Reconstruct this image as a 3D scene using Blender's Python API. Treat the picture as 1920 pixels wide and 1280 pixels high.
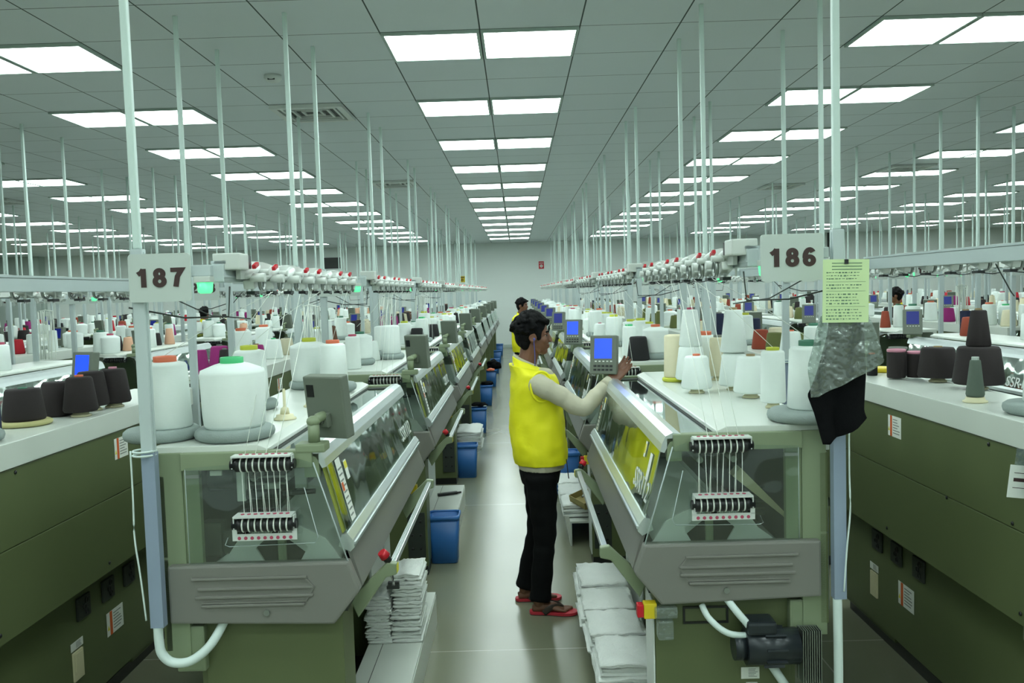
import bpy, bmesh, math, random
from mathutils import Vector, Matrix, noise
PI = math.pi
for o in list(bpy.data.objects): bpy.data.objects.remove(o)
SC = bpy.context.scene
COL = SC.collection
# ------------------------------------------------------------------ camera
cam_d = bpy.data.cameras.new('camera'); cam = bpy.data.objects.new('camera', cam_d); COL.objects.link(cam)
yaw, pitch, roll = -0.0076, -0.0600, -0.03029
HC = 1.858
fw = Vector((math.sin(yaw)*math.cos(pitch), math.cos(yaw)*math.cos(pitch), math.sin(pitch)))
rt = Vector((math.cos(yaw), -math.sin(yaw), 0)); up = rt.cross(fw)
r2 = rt*math.cos(roll)+up*math.sin(roll); u2 = up*math.cos(roll)-rt*math.sin(roll)
mw = Matrix((r2, u2, -fw)).transposed().to_4x4(); mw.translation = Vector((0, 0, HC))
cam.matrix_world = mw
cam_d.sensor_width = 36; cam_d.lens = 1586.06/1920*36; cam_d.clip_start = 0.05; cam_d.clip_end = 200
SC.camera = cam
# ------------------------------------------------------------------ world, exposure, lamps
w = bpy.data.worlds.new('world'); SC.world = w; w.use_nodes = True
w.node_tree.nodes['Background'].inputs[0].default_value = (0.55, 0.75, 0.68, 1)
w.node_tree.nodes['Background'].inputs[1].default_value = 0.15
SC.view_settings.view_transform = 'Standard'; SC.view_settings.look = 'None'
SC.view_settings.gamma = 1; SC.view_settings.use_curve_mapping = False
SC.view_settings.exposure = 0.0
LAMP_COLOR = (0.85, 1.0, 0.965); LAMP_POWER = 12.6      # the ceiling panels are the room's only lamps
CEIL = 3.411
TX, TY, TS = -0.776, 5.16, 0.6                        # ceiling tile grid

# ------------------------------------------------------------------ materials
def nt(m): return m.node_tree.nodes, m.node_tree.links
def S(c):      # sRGB 0-255 -> linear
    return tuple(((x/255)/12.92 if x/255 <= 0.04045 else ((x/255+0.055)/1.055)**2.4) for x in c)+(1,)
def mat(name, c, rough=0.5, metal=0.0, var=0.06, scale=9.0, bump=0.0, bscale=60.0, spec=0.5, emit=None):
    m = bpy.data.materials.new(name); m.use_nodes = True; N, L = nt(m); b = N['Principled BSDF']
    c = S(c)
    b.inputs['Roughness'].default_value = rough; b.inputs['Metallic'].default_value = metal
    b.inputs['Specular IOR Level'].default_value = spec
    tc = N.new('ShaderNodeTexCoord')
    nz = N.new('ShaderNodeTexNoise'); nz.inputs['Scale'].default_value = scale; nz.inputs['Detail'].default_value = 3
    L.new(tc.outputs['Object'], nz.inputs['Vector'])
    mx = N.new('ShaderNodeMix'); mx.data_type = 'RGBA'
    mx.inputs[6].default_value = tuple(x*(1-var) for x in c[:3])+(1,)
    mx.inputs[7].default_value = tuple(min(1, x*(1+var)) for x in c[:3])+(1,)
    L.new(nz.outputs['Fac'], mx.inputs[0]); L.new(mx.outputs[2], b.inputs['Base Color'])
    if bump:
        n2 = N.new('ShaderNodeTexNoise'); n2.inputs['Scale'].default_value = bscale; n2.inputs['Detail'].default_value = 4
        L.new(tc.outputs['Object'], n2.inputs['Vector'])
        bp = N.new('ShaderNodeBump'); bp.inputs['Strength'].default_value = bump; bp.inputs['Distance'].default_value = 0.01
        L.new(n2.outputs['Fac'], bp.inputs['Height']); L.new(bp.outputs['Normal'], b.inputs['Normal'])
    if emit:
        b.inputs['Emission Color'].default_value = S(emit[0]); b.inputs['Emission Strength'].default_value = emit[1]
    return m
def yarn_mat(name, c):       # wound yarn: fine horizontal wraps
    m = mat(name, c, 0.85, 0, 0.05, 12); N, L = nt(m); b = N['Principled BSDF']
    tc = N.new('ShaderNodeTexCoord'); wv = N.new('ShaderNodeTexWave'); wv.bands_direction = 'Z'
    wv.inputs['Scale'].default_value = 85; wv.inputs['Distortion'].default_value = 2.5; wv.inputs['Detail'].default_value = 2
    L.new(tc.outputs['Object'], wv.inputs['Vector'])
    bp = N.new('ShaderNodeBump'); bp.inputs['Strength'].default_value = 0.09; bp.inputs['Distance'].default_value = 0.002
    L.new(wv.outputs['Fac'], bp.inputs['Height']); L.new(bp.outputs['Normal'], b.inputs['Normal'])
    return m
def clear_mat(name, tint, gloss=0.10, wob=0.0, wscale=6.0, rough=0.04):
    m = bpy.data.materials.new(name); m.use_nodes = True; N, L = nt(m); N.remove(N['Principled BSDF'])
    out = N['Material Output']; tr = N.new('ShaderNodeBsdfTransparent'); tr.inputs[0].default_value = S(tint)
    gl = N.new('ShaderNodeBsdfGlossy'); gl.inputs['Roughness'].default_value = rough; gl.inputs['Color'].default_value = (0.95, 1, 0.98, 1)
    lw = N.new('ShaderNodeLayerWeight'); lw.inputs[0].default_value = 0.25
    mr = N.new('ShaderNodeMapRange'); mr.inputs['To Min'].default_value = gloss; mr.inputs['To Max'].default_value = 0.75
    L.new(lw.outputs['Facing'], mr.inputs['Value'])
    mx = N.new('ShaderNodeMixShader'); L.new(mr.outputs[0], mx.inputs[0]); L.new(tr.outputs[0], mx.inputs[1]); L.new(gl.outputs[0], mx.inputs[2])
    L.new(mx.outputs[0], out.inputs[0])
    if wob:
        tc = N.new('ShaderNodeTexCoord'); nz = N.new('ShaderNodeTexNoise'); nz.inputs['Scale'].default_value = wscale; nz.inputs['Detail'].default_value = 1.0
        L.new(tc.outputs['Object'], nz.inputs['Vector'])
        bp = N.new('ShaderNodeBump'); bp.inputs['Strength'].default_value = wob; bp.inputs['Distance'].default_value = 0.05
        L.new(nz.outputs['Fac'], bp.inputs['Height'])
        L.new(bp.outputs['Normal'], gl.inputs['Normal']); L.new(bp.outputs['Normal'], lw.inputs['Normal'])
    return m
M = {}
M['wall'] = mat('wall_paint', (224, 232, 228), 0.7, var=0.02, scale=0.6)
M['pilaster'] = mat('pilaster_paint', (176, 190, 184), 0.7, var=0.02)
M['green'] = mat('olive_green_enamel', (90, 100, 66), 0.42, var=0.03)
M['lgreen'] = mat('pale_green_enamel', (130, 143, 114), 0.42, var=0.03)
M['dgreen'] = mat('second_green_enamel', (86, 96, 64), 0.45, var=0.03)
M['gcover'] = mat('warm_grey_plastic', (118, 118, 112), 0.38, var=0.02)
M['white'] = mat('white_laminate', (206, 212, 204), 0.28, var=0.02, scale=3)
M['wmetal'] = mat('white_metal', (205, 211, 206), 0.35, var=0.02)
M['alu'] = mat('brushed_aluminium', (205, 212, 212), 0.28, 0.75, 0.05, 20)
M['post'] = mat('pale_aluminium', (182, 194, 194), 0.4, 0.0, 0.05, 5)
M['pole'] = mat('painted_conduit', (198, 216, 210), 0.4, 0.0, 0.03)
M['postblue'] = mat('bluish_lower_post', (140, 154, 174), 0.35, 0.1, 0.08, 4)
M['black'] = mat('black_plastic', (24, 26, 27), 0.35)
M['dark'] = mat('dark_interior_metal', (52, 58, 54), 0.5, 0.2)
M['steel'] = mat('steel', (150, 156, 152), 0.3, 0.9)
M['bed'] = mat('needle_bed_grey', (206, 212, 208), 0.4, 0.0)
M['mon'] = mat('monitor_grey', (104, 112, 100), 0.45, var=0.03)
M['screen'] = mat('blue_screen', (30, 60, 220), 0.25, emit=((40, 80, 255), 1.1))
M['screend'] = mat('dim_blue_screen', (24, 34, 110), 0.25, emit=((28, 40, 130), 0.35))
M['red'] = mat('red_plastic', (190, 24, 40), 0.35)
M['orange'] = mat('orange_plastic', (214, 110, 78), 0.5)
M['gcap'] = mat('green_plastic', (70, 186, 120), 0.5)
M['dgcap'] = mat('dull_green_plastic', (64, 120, 96), 0.5)
M['beigepad'] = mat('tan_pad', (176, 172, 120), 0.7); M['ycap'] = mat('yellow_green_plastic', (190, 196, 60), 0.5)
M['pink'] = mat('pink_plastic', (206, 140, 160), 0.5)
M['mcap'] = mat('maroon_plastic', (176, 70, 96), 0.5)
M['ecap'] = mat('grey_card_tube', (120, 124, 116), 0.7)
M['tan'] = mat('tan_card_tube', (160, 140, 104), 0.8)
M['yellow'] = mat('yellow_plastic', (214, 190, 30), 0.45)
M['ysheet'] = mat('yellow_cover_sheet', (146, 152, 62), 0.5)
M['cream'] = mat('cream_plastic', (214, 208, 172), 0.45)
M['foam'] = mat('grey_foam', (140, 152, 148), 0.9, bump=0.2, bscale=200)
M['sign'] = mat('sign_white_acrylic', (186, 196, 190), 0.35, var=0.02)
M['ink'] = mat('dark_brown_ink', (58, 36, 34), 0.5)
M['lamp_on'] = mat('green_lamp_lens', (110, 240, 160), 0.3, emit=((90, 240, 160), 1.0))
M['paper'] = mat('white_label_paper', (220, 224, 216), 0.6, var=0.02)
M['inkgrey'] = mat('label_print_grey', (120, 126, 120), 0.6)
M['lorange'] = mat('label_orange', (206, 92, 36), 0.6)
M['lyellow'] = mat('label_yellow', (216, 206, 60), 0.6)
M['note'] = mat('green_note_paper', (204, 226, 172), 0.7, var=0.02)
M['pencil'] = mat('note_handwriting', (96, 128, 104), 0.7)
M['blackcloth'] = mat('black_knit_cloth', (16, 17, 19), 0.95, bump=0.3, bscale=300, spec=0.1)
M['bag'] = clear_mat('clear_plastic_bag', (214, 222, 218), 0.10, 0.30, 40, 0.22)
M['bin'] = mat('blue_bin_plastic', (44, 104, 172), 0.4)
M['cloth'] = mat('white_knit_cloth', (226, 230, 226), 0.95, bump=0.35, bscale=120, spec=0.1)
_N, _L = nt(M['bag']); _o = _N['Material Output']; _src = _o.inputs[0].links[0].from_socket      # slight milkiness of the film
_d = _N.new('ShaderNodeBsdfDiffuse'); _d.inputs[0].default_value = S((215, 224, 220)); _m = _N.new('ShaderNodeMixShader'); _m.inputs[0].default_value = 0.07
_L.new(_src, _m.inputs[1]); _L.new(_d.outputs[0], _m.inputs[2]); _L.new(_m.outputs[0], _o.inputs[0])
M['glass'] = clear_mat('side_window_plastic', (240, 245, 242), 0.045, 0.15, 5)
M['fglass'] = clear_mat('front_window_plastic', (228, 234, 228), 0.24, 0.14, 4.0)
M['tglass'] = clear_mat('top_window_glass', (150, 160, 154), 0.35, 0.0)
M['hose'] = mat('white_hose', (208, 222, 218), 0.5)
M['motor'] = mat('black_motor_casting', (40, 46, 50), 0.28, 0.2)
M['card'] = mat('brown_cardboard', (160, 148, 96), 0.85)
M['thread'] = mat('white_thread', (226, 232, 224), 0.9)
M['frame'] = mat('light_panel_frame', (168, 184, 176), 0.5)
M['skin'] = mat('brown_skin', (112, 74, 54), 0.5, var=0.05, scale=14)
M['lip'] = mat('lip_skin', (120, 66, 56), 0.5)
M['nail'] = mat('finger_nail', (170, 130, 112), 0.35)
M['hair'] = mat('black_hair', (11, 11, 12), 0.7, bump=0.5, bscale=90, spec=0.12)
M['vest'] = mat('bright_yellow_vest_cloth', (238, 232, 20), 0.6, bump=0.25, bscale=22, var=0.03)
M['shirt'] = mat('beige_shirt_cloth', (186, 182, 160), 0.85, bump=0.2, bscale=26, var=0.03)
M['trousers'] = mat('black_trousers_cloth', (13, 14, 15), 0.9, bump=0.3, bscale=18, spec=0.15)
M['sole'] = mat('red_foam_sole', (186, 44, 58), 0.6)
M['strap'] = mat('dark_sandal_strap', (58, 48, 42), 0.5)
M['eyew'] = mat('eye_white', (150, 140, 130), 0.3)
M['bluewire'] = mat('blue_wire', (74, 84, 170), 0.5)
M['redcloth'] = mat('red_shirt_cloth', (190, 30, 44), 0.85)
Y = {}
for k_, c_ in dict(white=(226, 234, 230), cream=(222, 214, 184), dark=(38, 31, 32), black=(26, 26, 28), brown=(96, 66, 48), magenta=(140, 30, 104),
                   navy=(24, 30, 58), blue=(72, 108, 150), teal=(134, 176, 168), sage=(90, 102, 92), red=(186, 36, 50), olive=(92, 98, 52),
                   rust=(140, 60, 40), peach=(214, 168, 140), pinkish=(208, 170, 164), yellow=(204, 190, 60), beige=(196, 190, 164)).items():
    Y[k_] = yarn_mat(k_+'_yarn', c_)

def floor_mat():
    m = mat('polished_floor', (122, 125, 104), 0.18, var=0.06, scale=0.9); N, L = nt(m); b = N['Principled BSDF']
    tc = N.new('ShaderNodeTexCoord'); sp = N.new('ShaderNodeSeparateXYZ'); L.new(tc.outputs['Object'], sp.inputs[0])
    def line(sock, off, per, wdt):
        a = N.new('ShaderNodeMath'); a.operation = 'ADD'; a.inputs[1].default_value = -off+per*40; L.new(sock, a.inputs[0])
        md = N.new('ShaderNodeMath'); md.operation = 'MODULO'; md.inputs[1].default_value = per; L.new(a.outputs[0], md.inputs[0])
        lt = N.new('ShaderNodeMath'); lt.operation = 'LESS_THAN'; lt.inputs[1].default_value = wdt; L.new(md.outputs[0], lt.inputs[0]); return lt.outputs[0]
    l1 = line(sp.outputs['Y'], 4.28, 3.0, 0.008); l2 = line(sp.outputs['X'], 1.45, 3.0, 0.008)
    mxx = N.new('ShaderNodeMath'); mxx.operation = 'MAXIMUM'; L.new(l1, mxx.inputs[0]); L.new(l2, mxx.inputs[1])
    old = b.inputs['Base Color'].links[0].from_socket
    mx = N.new('ShaderNodeMix'); mx.data_type = 'RGBA'; L.new(mxx.outputs[0], mx.inputs[0]); L.new(old, mx.inputs[6]); mx.inputs[7].default_value = S((160, 162, 146))
    L.new(mx.outputs[2], b.inputs['Base Color'])
    n3 = N.new('ShaderNodeTexNoise'); n3.inputs['Scale'].default_value = 2.0; n3.inputs['Detail'].default_value = 2; L.new(tc.outputs['Object'], n3.inputs['Vector'])
    mr = N.new('ShaderNodeMapRange'); mr.inputs['To Min'].default_value = 0.16; mr.inputs['To Max'].default_value = 0.26; L.new(n3.outputs['Fac'], mr.inputs['Value']); L.new(mr.outputs[0], b.inputs['Roughness'])
    return m
def ceil_mat():
    m = mat('ceiling_tiles', (212, 220, 222), 0.8, var=0.015, scale=1.5); N, L = nt(m); b = N['Principled BSDF']
    tc = N.new('ShaderNodeTexCoord'); sp = N.new('ShaderNodeSeparateXYZ'); L.new(tc.outputs['Object'], sp.inputs[0])
    def line(sock, off, wdt):
        a = N.new('ShaderNodeMath'); a.operation = 'ADD'; a.inputs[1].default_value = -off+TS*60+wdt/2; L.new(sock, a.inputs[0])
        md = N.new('ShaderNodeMath'); md.operation = 'MODULO'; md.inputs[1].default_value = TS; L.new(a.outputs[0], md.inputs[0])
        lt = N.new('ShaderNodeMath'); lt.operation = 'LESS_THAN'; lt.inputs[1].default_value = wdt; L.new(md.outputs[0], lt.inputs[0]); return lt.outputs[0]
    l1 = line(sp.outputs['X'], TX, 0.009); l2 = line(sp.outputs['Y'], TY, 0.007)
    old = b.inputs['Base Color'].links[0].from_socket
    mxx = N.new('ShaderNodeMath'); mxx.operation = 'MAXIMUM'; L.new(l1, mxx.inputs[0]); L.new(l2, mxx.inputs[1])
    mx = N.new('ShaderNodeMix'); mx.data_type = 'RGBA'; L.new(mxx.outputs[0], mx.inputs[0]); L.new(old, mx.inputs[6]); mx.inputs[7].default_value = S((66, 78, 74))
    L.new(mx.outputs[2], b.inputs['Base Color']); return m
M['floor'] = floor_mat(); M['ceiling'] = ceil_mat()
def panel_mat():
    m = bpy.data.materials.new('lit_diffuser'); m.use_nodes = True; N, L = nt(m); b = N['Principled BSDF']
    b.inputs['Base Color'].default_value = (0.8, 0.8, 0.8, 1); b.inputs['Emission Color'].default_value = LAMP_COLOR+(1,)
    b.inputs['Emission Strength'].default_value = LAMP_POWER; return m
M['panel'] = panel_mat()

# ------------------------------------------------------------------ mesh helpers
class MB:
    def __init__(s): s.b = bmesh.new()
    def box(s, x0, x1, y0, y1, z0, z1, bev=0.0, T=None):
        t = bmesh.new(); bmesh.ops.create_cube(t, size=1)
        for v in t.verts: v.co = Vector(((x0+x1)/2+v.co.x*(x1-x0), (y0+y1)/2+v.co.y*(y1-y0), (z0+z1)/2+v.co.z*(z1-z0)))
        if bev: bmesh.ops.bevel(t, geom=t.edges[:], offset=min(bev, 0.45*min(abs(x1-x0), abs(y1-y0), abs(z1-z0))), segments=2, affect='EDGES', profile=0.6)
        if T is not None: bmesh.ops.transform(t, matrix=T, verts=t.verts[:])
        return s.add(t)
    def add(s, t):
        me = bpy.data.meshes.new('tmp'); t.to_mesh(me); t.free(); s.b.from_mesh(me); bpy.data.meshes.remove(me); return s
    def prism(s, pts, axis, a, b, bev=0.0):      # pts 2D polygon; axis 'x','y','z' extrude between a and b
        t = bmesh.new()
        def P(p, q): return {'x': Vector((q, p[0], p[1])), 'y': Vector((p[0], q, p[1])), 'z': Vector((p[0], p[1], q))}[axis]
        A = [t.verts.new(P(p, a)) for p in pts]; B = [t.verts.new(P(p, b)) for p in pts]; n = len(pts)
        t.faces.new(A); t.faces.new(B[::-1])
        for i in range(n): t.faces.new((A[i], B[i], B[(i+1) % n], A[(i+1) % n]))
        bmesh.ops.recalc_face_normals(t, faces=t.faces[:])
        if bev: bmesh.ops.bevel(t, geom=t.edges[:], offset=bev, segments=2, affect='EDGES', profile=0.6)
        return s.add(t)
    def lathe(s, prof, c=(0, 0, 0), n=28, T=None):     # prof [(r,z)] closed top and bottom
        t = bmesh.new(); rings = []
        for r, z in prof:
            rings.append([t.verts.new((r*math.cos(2*PI*i/n), r*math.sin(2*PI*i/n), z)) for i in range(n)])
        for a, b in zip(rings, rings[1:]):
            for i in range(n): t.faces.new((a[i], a[(i+1) % n], b[(i+1) % n], b[i]))
        t.faces.new(rings[0][::-1]); t.faces.new(rings[-1])
        bmesh.ops.recalc_face_normals(t, faces=t.faces[:])
        for f in t.faces: f.smooth = len(f.verts) == 4
        bmesh.ops.transform(t, matrix=(Matrix.Translation(c) @ (T if T is not None else Matrix())), verts=t.verts[:])
        return s.add(t)
    def cyl(s, a, b, r, n=16, r2=None):
        a, b = Vector(a), Vector(b); d = b-a; q = d.to_track_quat('Z', 'Y').to_matrix().to_4x4()
        return s.lathe([(r, 0), (r2 if r2 is not None else r, d.length)], a, n, q)
    def tube(s, pts, rad, n=10, flat=1.0, up=(0, 0, 1)):
        pts = [Vector(p) for p in pts]; rr = rad if isinstance(rad, (list, tuple)) else [rad]*len(pts)
        t = bmesh.new(); rings = []; U = Vector(up)
        for i, p in enumerate(pts):
            d = (pts[min(i+1, len(pts)-1)]-pts[max(i-1, 0)]).normalized()
            a = d.cross(U)
            if a.length < 1e-3: a = d.cross(Vector((1, 0, 0)))
            a.normalize(); b = a.cross(d).normalized()
            r = rr[i]; ra, rb = (r if isinstance(r, (tuple, list)) else (r, r*flat))
            rings.append([t.verts.new(p+a*(ra*math.cos(2*PI*j/n))+b*(rb*math.sin(2*PI*j/n))) for j in range(n)])
        for A, B in zip(rings, rings[1:]):
            for j in range(n): f = t.faces.new((A[j], A[(j+1) % n], B[(j+1) % n], B[j])); f.smooth = True
        t.faces.new(rings[0][::-1]); t.faces.new(rings[-1])
        bmesh.ops.recalc_face_normals(t, faces=t.faces[:]); return s.add(t)
    def ell(s, c, r, n=16, T=None):
        t = bmesh.new(); bmesh.ops.create_uvsphere(t, u_segments=n, v_segments=max(6, n*2//3), radius=1)
        for v in t.verts: v.co = Vector((v.co.x*r[0], v.co.y*r[1], v.co.z*r[2]))
        for f in t.faces: f.smooth = True
        bmesh.ops.transform(t, matrix=Matrix.Translation(c) @ (T if T is not None else Matrix()), verts=t.verts[:]); return s.add(t)
    def torus(s, c, R, r, axis='z', n=24, m=8, sz=1.0):
        t = bmesh.new(); rings = []
        for i in range(n):
            a = 2*PI*i/n; ring = []
            for j in range(m):
                b = 2*PI*j/m; q = R+r*math.cos(b); v = (q*math.cos(a), q*math.sin(a), r*sz*math.sin(b))
                if axis == 'y': v = (v[0], v[2], v[1])
                if axis == 'x': v = (v[2], v[0], v[1])
                ring.append(t.verts.new(v))
            rings.append(ring)
        for i in range(n):
            A, B = rings[i], rings[(i+1) % n]
            for j in range(m): f = t.faces.new((A[j], A[(j+1) % m], B[(j+1) % m], B[j])); f.smooth = True
        bmesh.ops.recalc_face_normals(t, faces=t.faces[:])
        bmesh.ops.translate(t, vec=Vector(c), verts=t.verts[:]); return s.add(t)
    def sect(s, secs, n=28):       # secs: (z, cx, cy, rx, ry[, power]) stacked horizontal sections
        t = bmesh.new(); rings = []
        for q in secs:
            z, cx, cy, rx, ry = q[:5]; pw = q[5] if len(q) > 5 else 1.0; R = []
            for i in range(n):
                a = 2*PI*i/n; ca, sa = math.cos(a), math.sin(a)
                R.append(t.verts.new((cx+rx*math.copysign(abs(ca)**pw, ca), cy+ry*math.copysign(abs(sa)**pw, sa), z)))
            rings.append(R)
        for A, B in zip(rings, rings[1:]):
            for i in range(n): f = t.faces.new((A[i], A[(i+1) % n], B[(i+1) % n], B[i])); f.smooth = True
        t.faces.new(rings[0][::-1]); t.faces.new(rings[-1])
        bmesh.ops.recalc_face_normals(t, faces=t.faces[:]); return s.add(t)
    def build(s, name, m, parent=None):
        me = bpy.data.meshes.new(name); s.b.to_mesh(me); s.b.free()
        ms = m if isinstance(m, (list, tuple)) else [m]
        for q in ms: me.materials.append(q)
        o = bpy.data.objects.new(name, me); COL.objects.link(o)
        if parent is not None: o.parent = parent
        return o
def tag(o, label=None, cat=None, group=None, kind=None):
    if label:
        if not 3 < len(label.split()) < 17: print('BADLABEL', len(label.split()), label)
        o['label'] = label
    if cat: o['category'] = cat
    if group: o['group'] = group
    if kind: o['kind'] = kind
    return o
def empty(name, loc=(0, 0, 0), rz=0.0):
    o = bpy.data.objects.new(name, None); o.empty_display_size = 0.05; COL.objects.link(o); o.location = loc; o.rotation_euler = (0, 0, rz); return o
KIDS = {}
def index_kids():
    KIDS.clear()
    for o in bpy.data.objects:
        if o.parent: KIDS.setdefault(o.parent.name, []).append(o)
def copy_tree(o, parent=None, skip=()):
    c = o.copy(); COL.objects.link(c); c.parent = parent
    for k in ('label', 'category', 'group'):
        if parent is None and k in c: del c[k]
    for ch in KIDS.get(o.name, ()):
        if ch.name.split('.')[0] not in skip: copy_tree(ch, c, skip)
    return c
def text_mesh(txt, size, bold=0.0, depth=0.001):       # flat lettering in XZ plane facing -Y, centred
    cu = bpy.data.curves.new('t', 'FONT'); cu.body = txt; cu.size = size; cu.extrude = depth; cu.offset = bold
    cu.align_x = 'CENTER'; cu.align_y = 'CENTER'; cu.resolution_u = 4
    o = bpy.data.objects.new('t', cu); COL.objects.link(o)
    dg = bpy.context.evaluated_depsgraph_get(); me = bpy.data.meshes.new_from_object(o.evaluated_get(dg))
    bpy.data.objects.remove(o); bpy.data.curves.remove(cu)
    me.transform(Matrix.Rotation(PI/2, 4, 'X')); return me
def text_obj(name, txt, size, m, parent, loc, rot=(0, 0, 0), bold=0.0, sx=1.0):
    me = text_mesh(txt, size, bold); me.materials.clear(); me.materials.append(m)
    o = bpy.data.objects.new(name, me); COL.objects.link(o); o.parent = parent; o.location = loc; o.rotation_euler = rot; o.scale = (sx, 1, 1); return o
ORD = ['nearest', 'second', 'third', 'fourth', 'fifth', 'sixth', 'seventh', 'eighth', 'ninth', 'tenth', 'eleventh', 'twelfth', 'thirteenth', 'fourteenth']

# ------------------------------------------------------------------ the room
YW = 27.67; XW0, XW1 = -21.5, 21.5; YB = -2.5
tag(MB().box(XW0, XW1, YB, YW, -0.1, 0.0).build('floor', M['floor']), kind='structure')
tag(MB().box(XW0, XW1, YB, YW, CEIL+0.012, CEIL+0.1).build('ceiling', M['ceiling']), kind='structure')
tag(MB().box(XW0, XW1, YW, YW+0.15, 0, CEIL+0.1).build('wall_back', M['wall']), kind='structure')
tag(MB().box(XW0-0.15, XW0, YB, YW, 0, CEIL+0.1).build('wall_left', M['wall']), kind='structure')
tag(MB().box(XW1, XW1+0.15, YB, YW, 0, CEIL+0.1).build('wall_right', M['wall']), kind='structure')
tag(MB().box(XW0, XW1, YB-0.15, YB, 0, CEIL+0.1).build('wall_front', M['wall']), kind='structure')
tag(MB().box(XW0, XW1, YW-0.015, YW, 0, 0.1).build('baseboard_back', M['pilaster']), kind='structure')
tag(MB().box(-18.2, -15.4, YW-0.35, YW, 0, CEIL+0.01).build('trim_1', M['pilaster']), kind='structure')
b = MB()
for x in (10.15, 11.85): b.box(x-0.03, x+0.03, YW-0.02, YW, 0.1, CEIL+0.01)
tag(b.build('trim_2', M['dark']), kind='structure')

# ceiling light panels: three tile pitch along the aisle, one pair of tiles every five across
proto_light = empty('ceiling_light')
fr = MB(); H = TS/2
for sx0, sx1, sy0, sy1 in ((-H+.004, H-.004, -H+.004, -H+.022), (-H+.004, H-.004, H-.022, H-.004), (-H+.004, -H+.022, -H+.022, H-.022), (H-.022, H-.004, -H+.022, H-.022)):
    fr.box(sx0, sx1, sy0, sy1, -0.006, 0.012)
fr.build('frame', M['frame'], proto_light)
MB().box(-H+.022, H-.022, -H+.022, H-.022, -0.002, 0.008).build('diffuser', M['panel'], proto_light)
index_kids()
RW = lambda g: ('centre aisle' if g == 0 else '%s aisle to the %s' % ({1: 'first', 2: 'second', 3: 'third', 4: 'fourth', 5: 'fifth'}[abs(g)], 'left' if g < 0 else 'right'))
first = True
for g in range(-5, 6):
    for kk in range(-4, 12):
        for s_ in (0, 1):
            j = g*5+s_; k = kk*3
            x = TX+(j+.5)*TS; y = TY+(k+.5)*TS
            if abs(x) > 21 or y > YW-0.4: continue
            if kk >= 0 and abs(x)/y > 0.80: continue
            if kk < 0 and abs(g) > 2: continue
            if g == 0 or abs(g) >= 1:
                o = proto_light if first else copy_tree(proto_light); first = False
                o.location = (x, y, CEIL)
                if kk < 0: lab = '%s panel, %s lit pair behind the viewer, over the %s' % ('left' if s_ == 0 else 'right', ORD[-kk], RW(g)) if kk < -0 else ''
                else: lab = '%s panel of the %s lit ceiling pair over the %s' % ('left' if s_ == 0 else 'right', ORD[kk], RW(g))
                tag(o, lab, 'ceiling light', 'square light panels in the ceiling')
# diffusers, smoke detector
def diffuser(j, k, lab):
    r = empty('air_diffuser', (TX+(j+.5)*TS, TY+(k+.5)*TS, CEIL)); tag(r, lab, 'air vent', 'square air vents in the ceiling')
    f = MB()
    for i in range(4):
        a0 = 0.296-0.07*i; a1 = a0-(0.05 if i == 0 else 0.02); z0 = -0.012+0.004*i
        for q in ((-a0, a0, -a0, -a1), (-a0, a0, a1, a0), (-a0, -a1, -a1, a1), (a1, a0, -a1, a1)): f.box(q[0], q[1], q[2], q[3], z0-0.008, 0.01)
    f.build('louvre', M['wmetal'], r); MB().box(-.29, .29, -.29, .29, 0.006, 0.011).build('plenum', M['dark'], r)
diffuser(-2, 3, 'square louvred air vent between the poles over the left aisle row, nearest')
diffuser(-2, 11, 'square air vent over the left aisle row, further back, small and dim')
diffuser(8, 14, 'square air vent in the ceiling right of the centre, partly behind poles')
diffuser(10, 11, 'square air vent beside the lit panels on the upper right')
diffuser(-12, 12, 'square air vent in the ceiling at the far left edge')
r = empty('smoke_detector', (TX-1.5*TS, TY+1.5*TS, CEIL)); tag(r, 'round white smoke detector on the ceiling left of the centre lights', 'smoke detector')
MB().lathe([(0.06, 0.012), (0.062, -0.01), (0.045, -0.03), (0.02, -0.038)]).build('body', M['wmetal'], r)
MB().box(-0.025, 0.025, -0.05, -0.044, -0.028, -0.018).build('slot', M['black'], r)
# wall signs
def wsign(x, z, w_, h_, m1, m2, lab, cat='sign'):
    r = empty('wall_sign', (x, YW-0.01, z)); tag(r, lab, cat)
    MB().box(-w_/2, w_/2, 0, 0.01, -h_/2, h_/2).build('board', M[m1], r); return r
r = wsign(0.82, 2.66, 0.17, 0.24, 'red', None, 'red and white fire sign on the back wall above the aisle')
b = MB(); b.torus((0, -0.003, -0.03), 0.04, 0.012, 'y'); b.box(-0.02, 0.02, -0.006, -0.001, -0.045, -0.01); b.box(-0.065, 0.065, -0.004, -0.001, 0.055, 0.075); b.build('symbol', M['paper'], r)
r = wsign(-1.77, 2.28, 0.18, 0.2, 'yellow', None, 'small yellow warning sign on the back wall left of the aisle')
b = MB(); b.torus((0, -0.003, -0.03), 0.03, 0.01, 'y'); b.box(-0.07, 0.07, -0.004, -0.001, 0.04, 0.07); b.build('symbol', M['ink'], r)
r = wsign(-6.0, 2.93, 0.55, 0.36, 'black', None, 'black screen mounted on the back wall left of the aisle', 'screen')
MB().box(-0.24, 0.24, -0.004, 0.0, -0.14, 0.14).build('panel', M['dark'], r)

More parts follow.
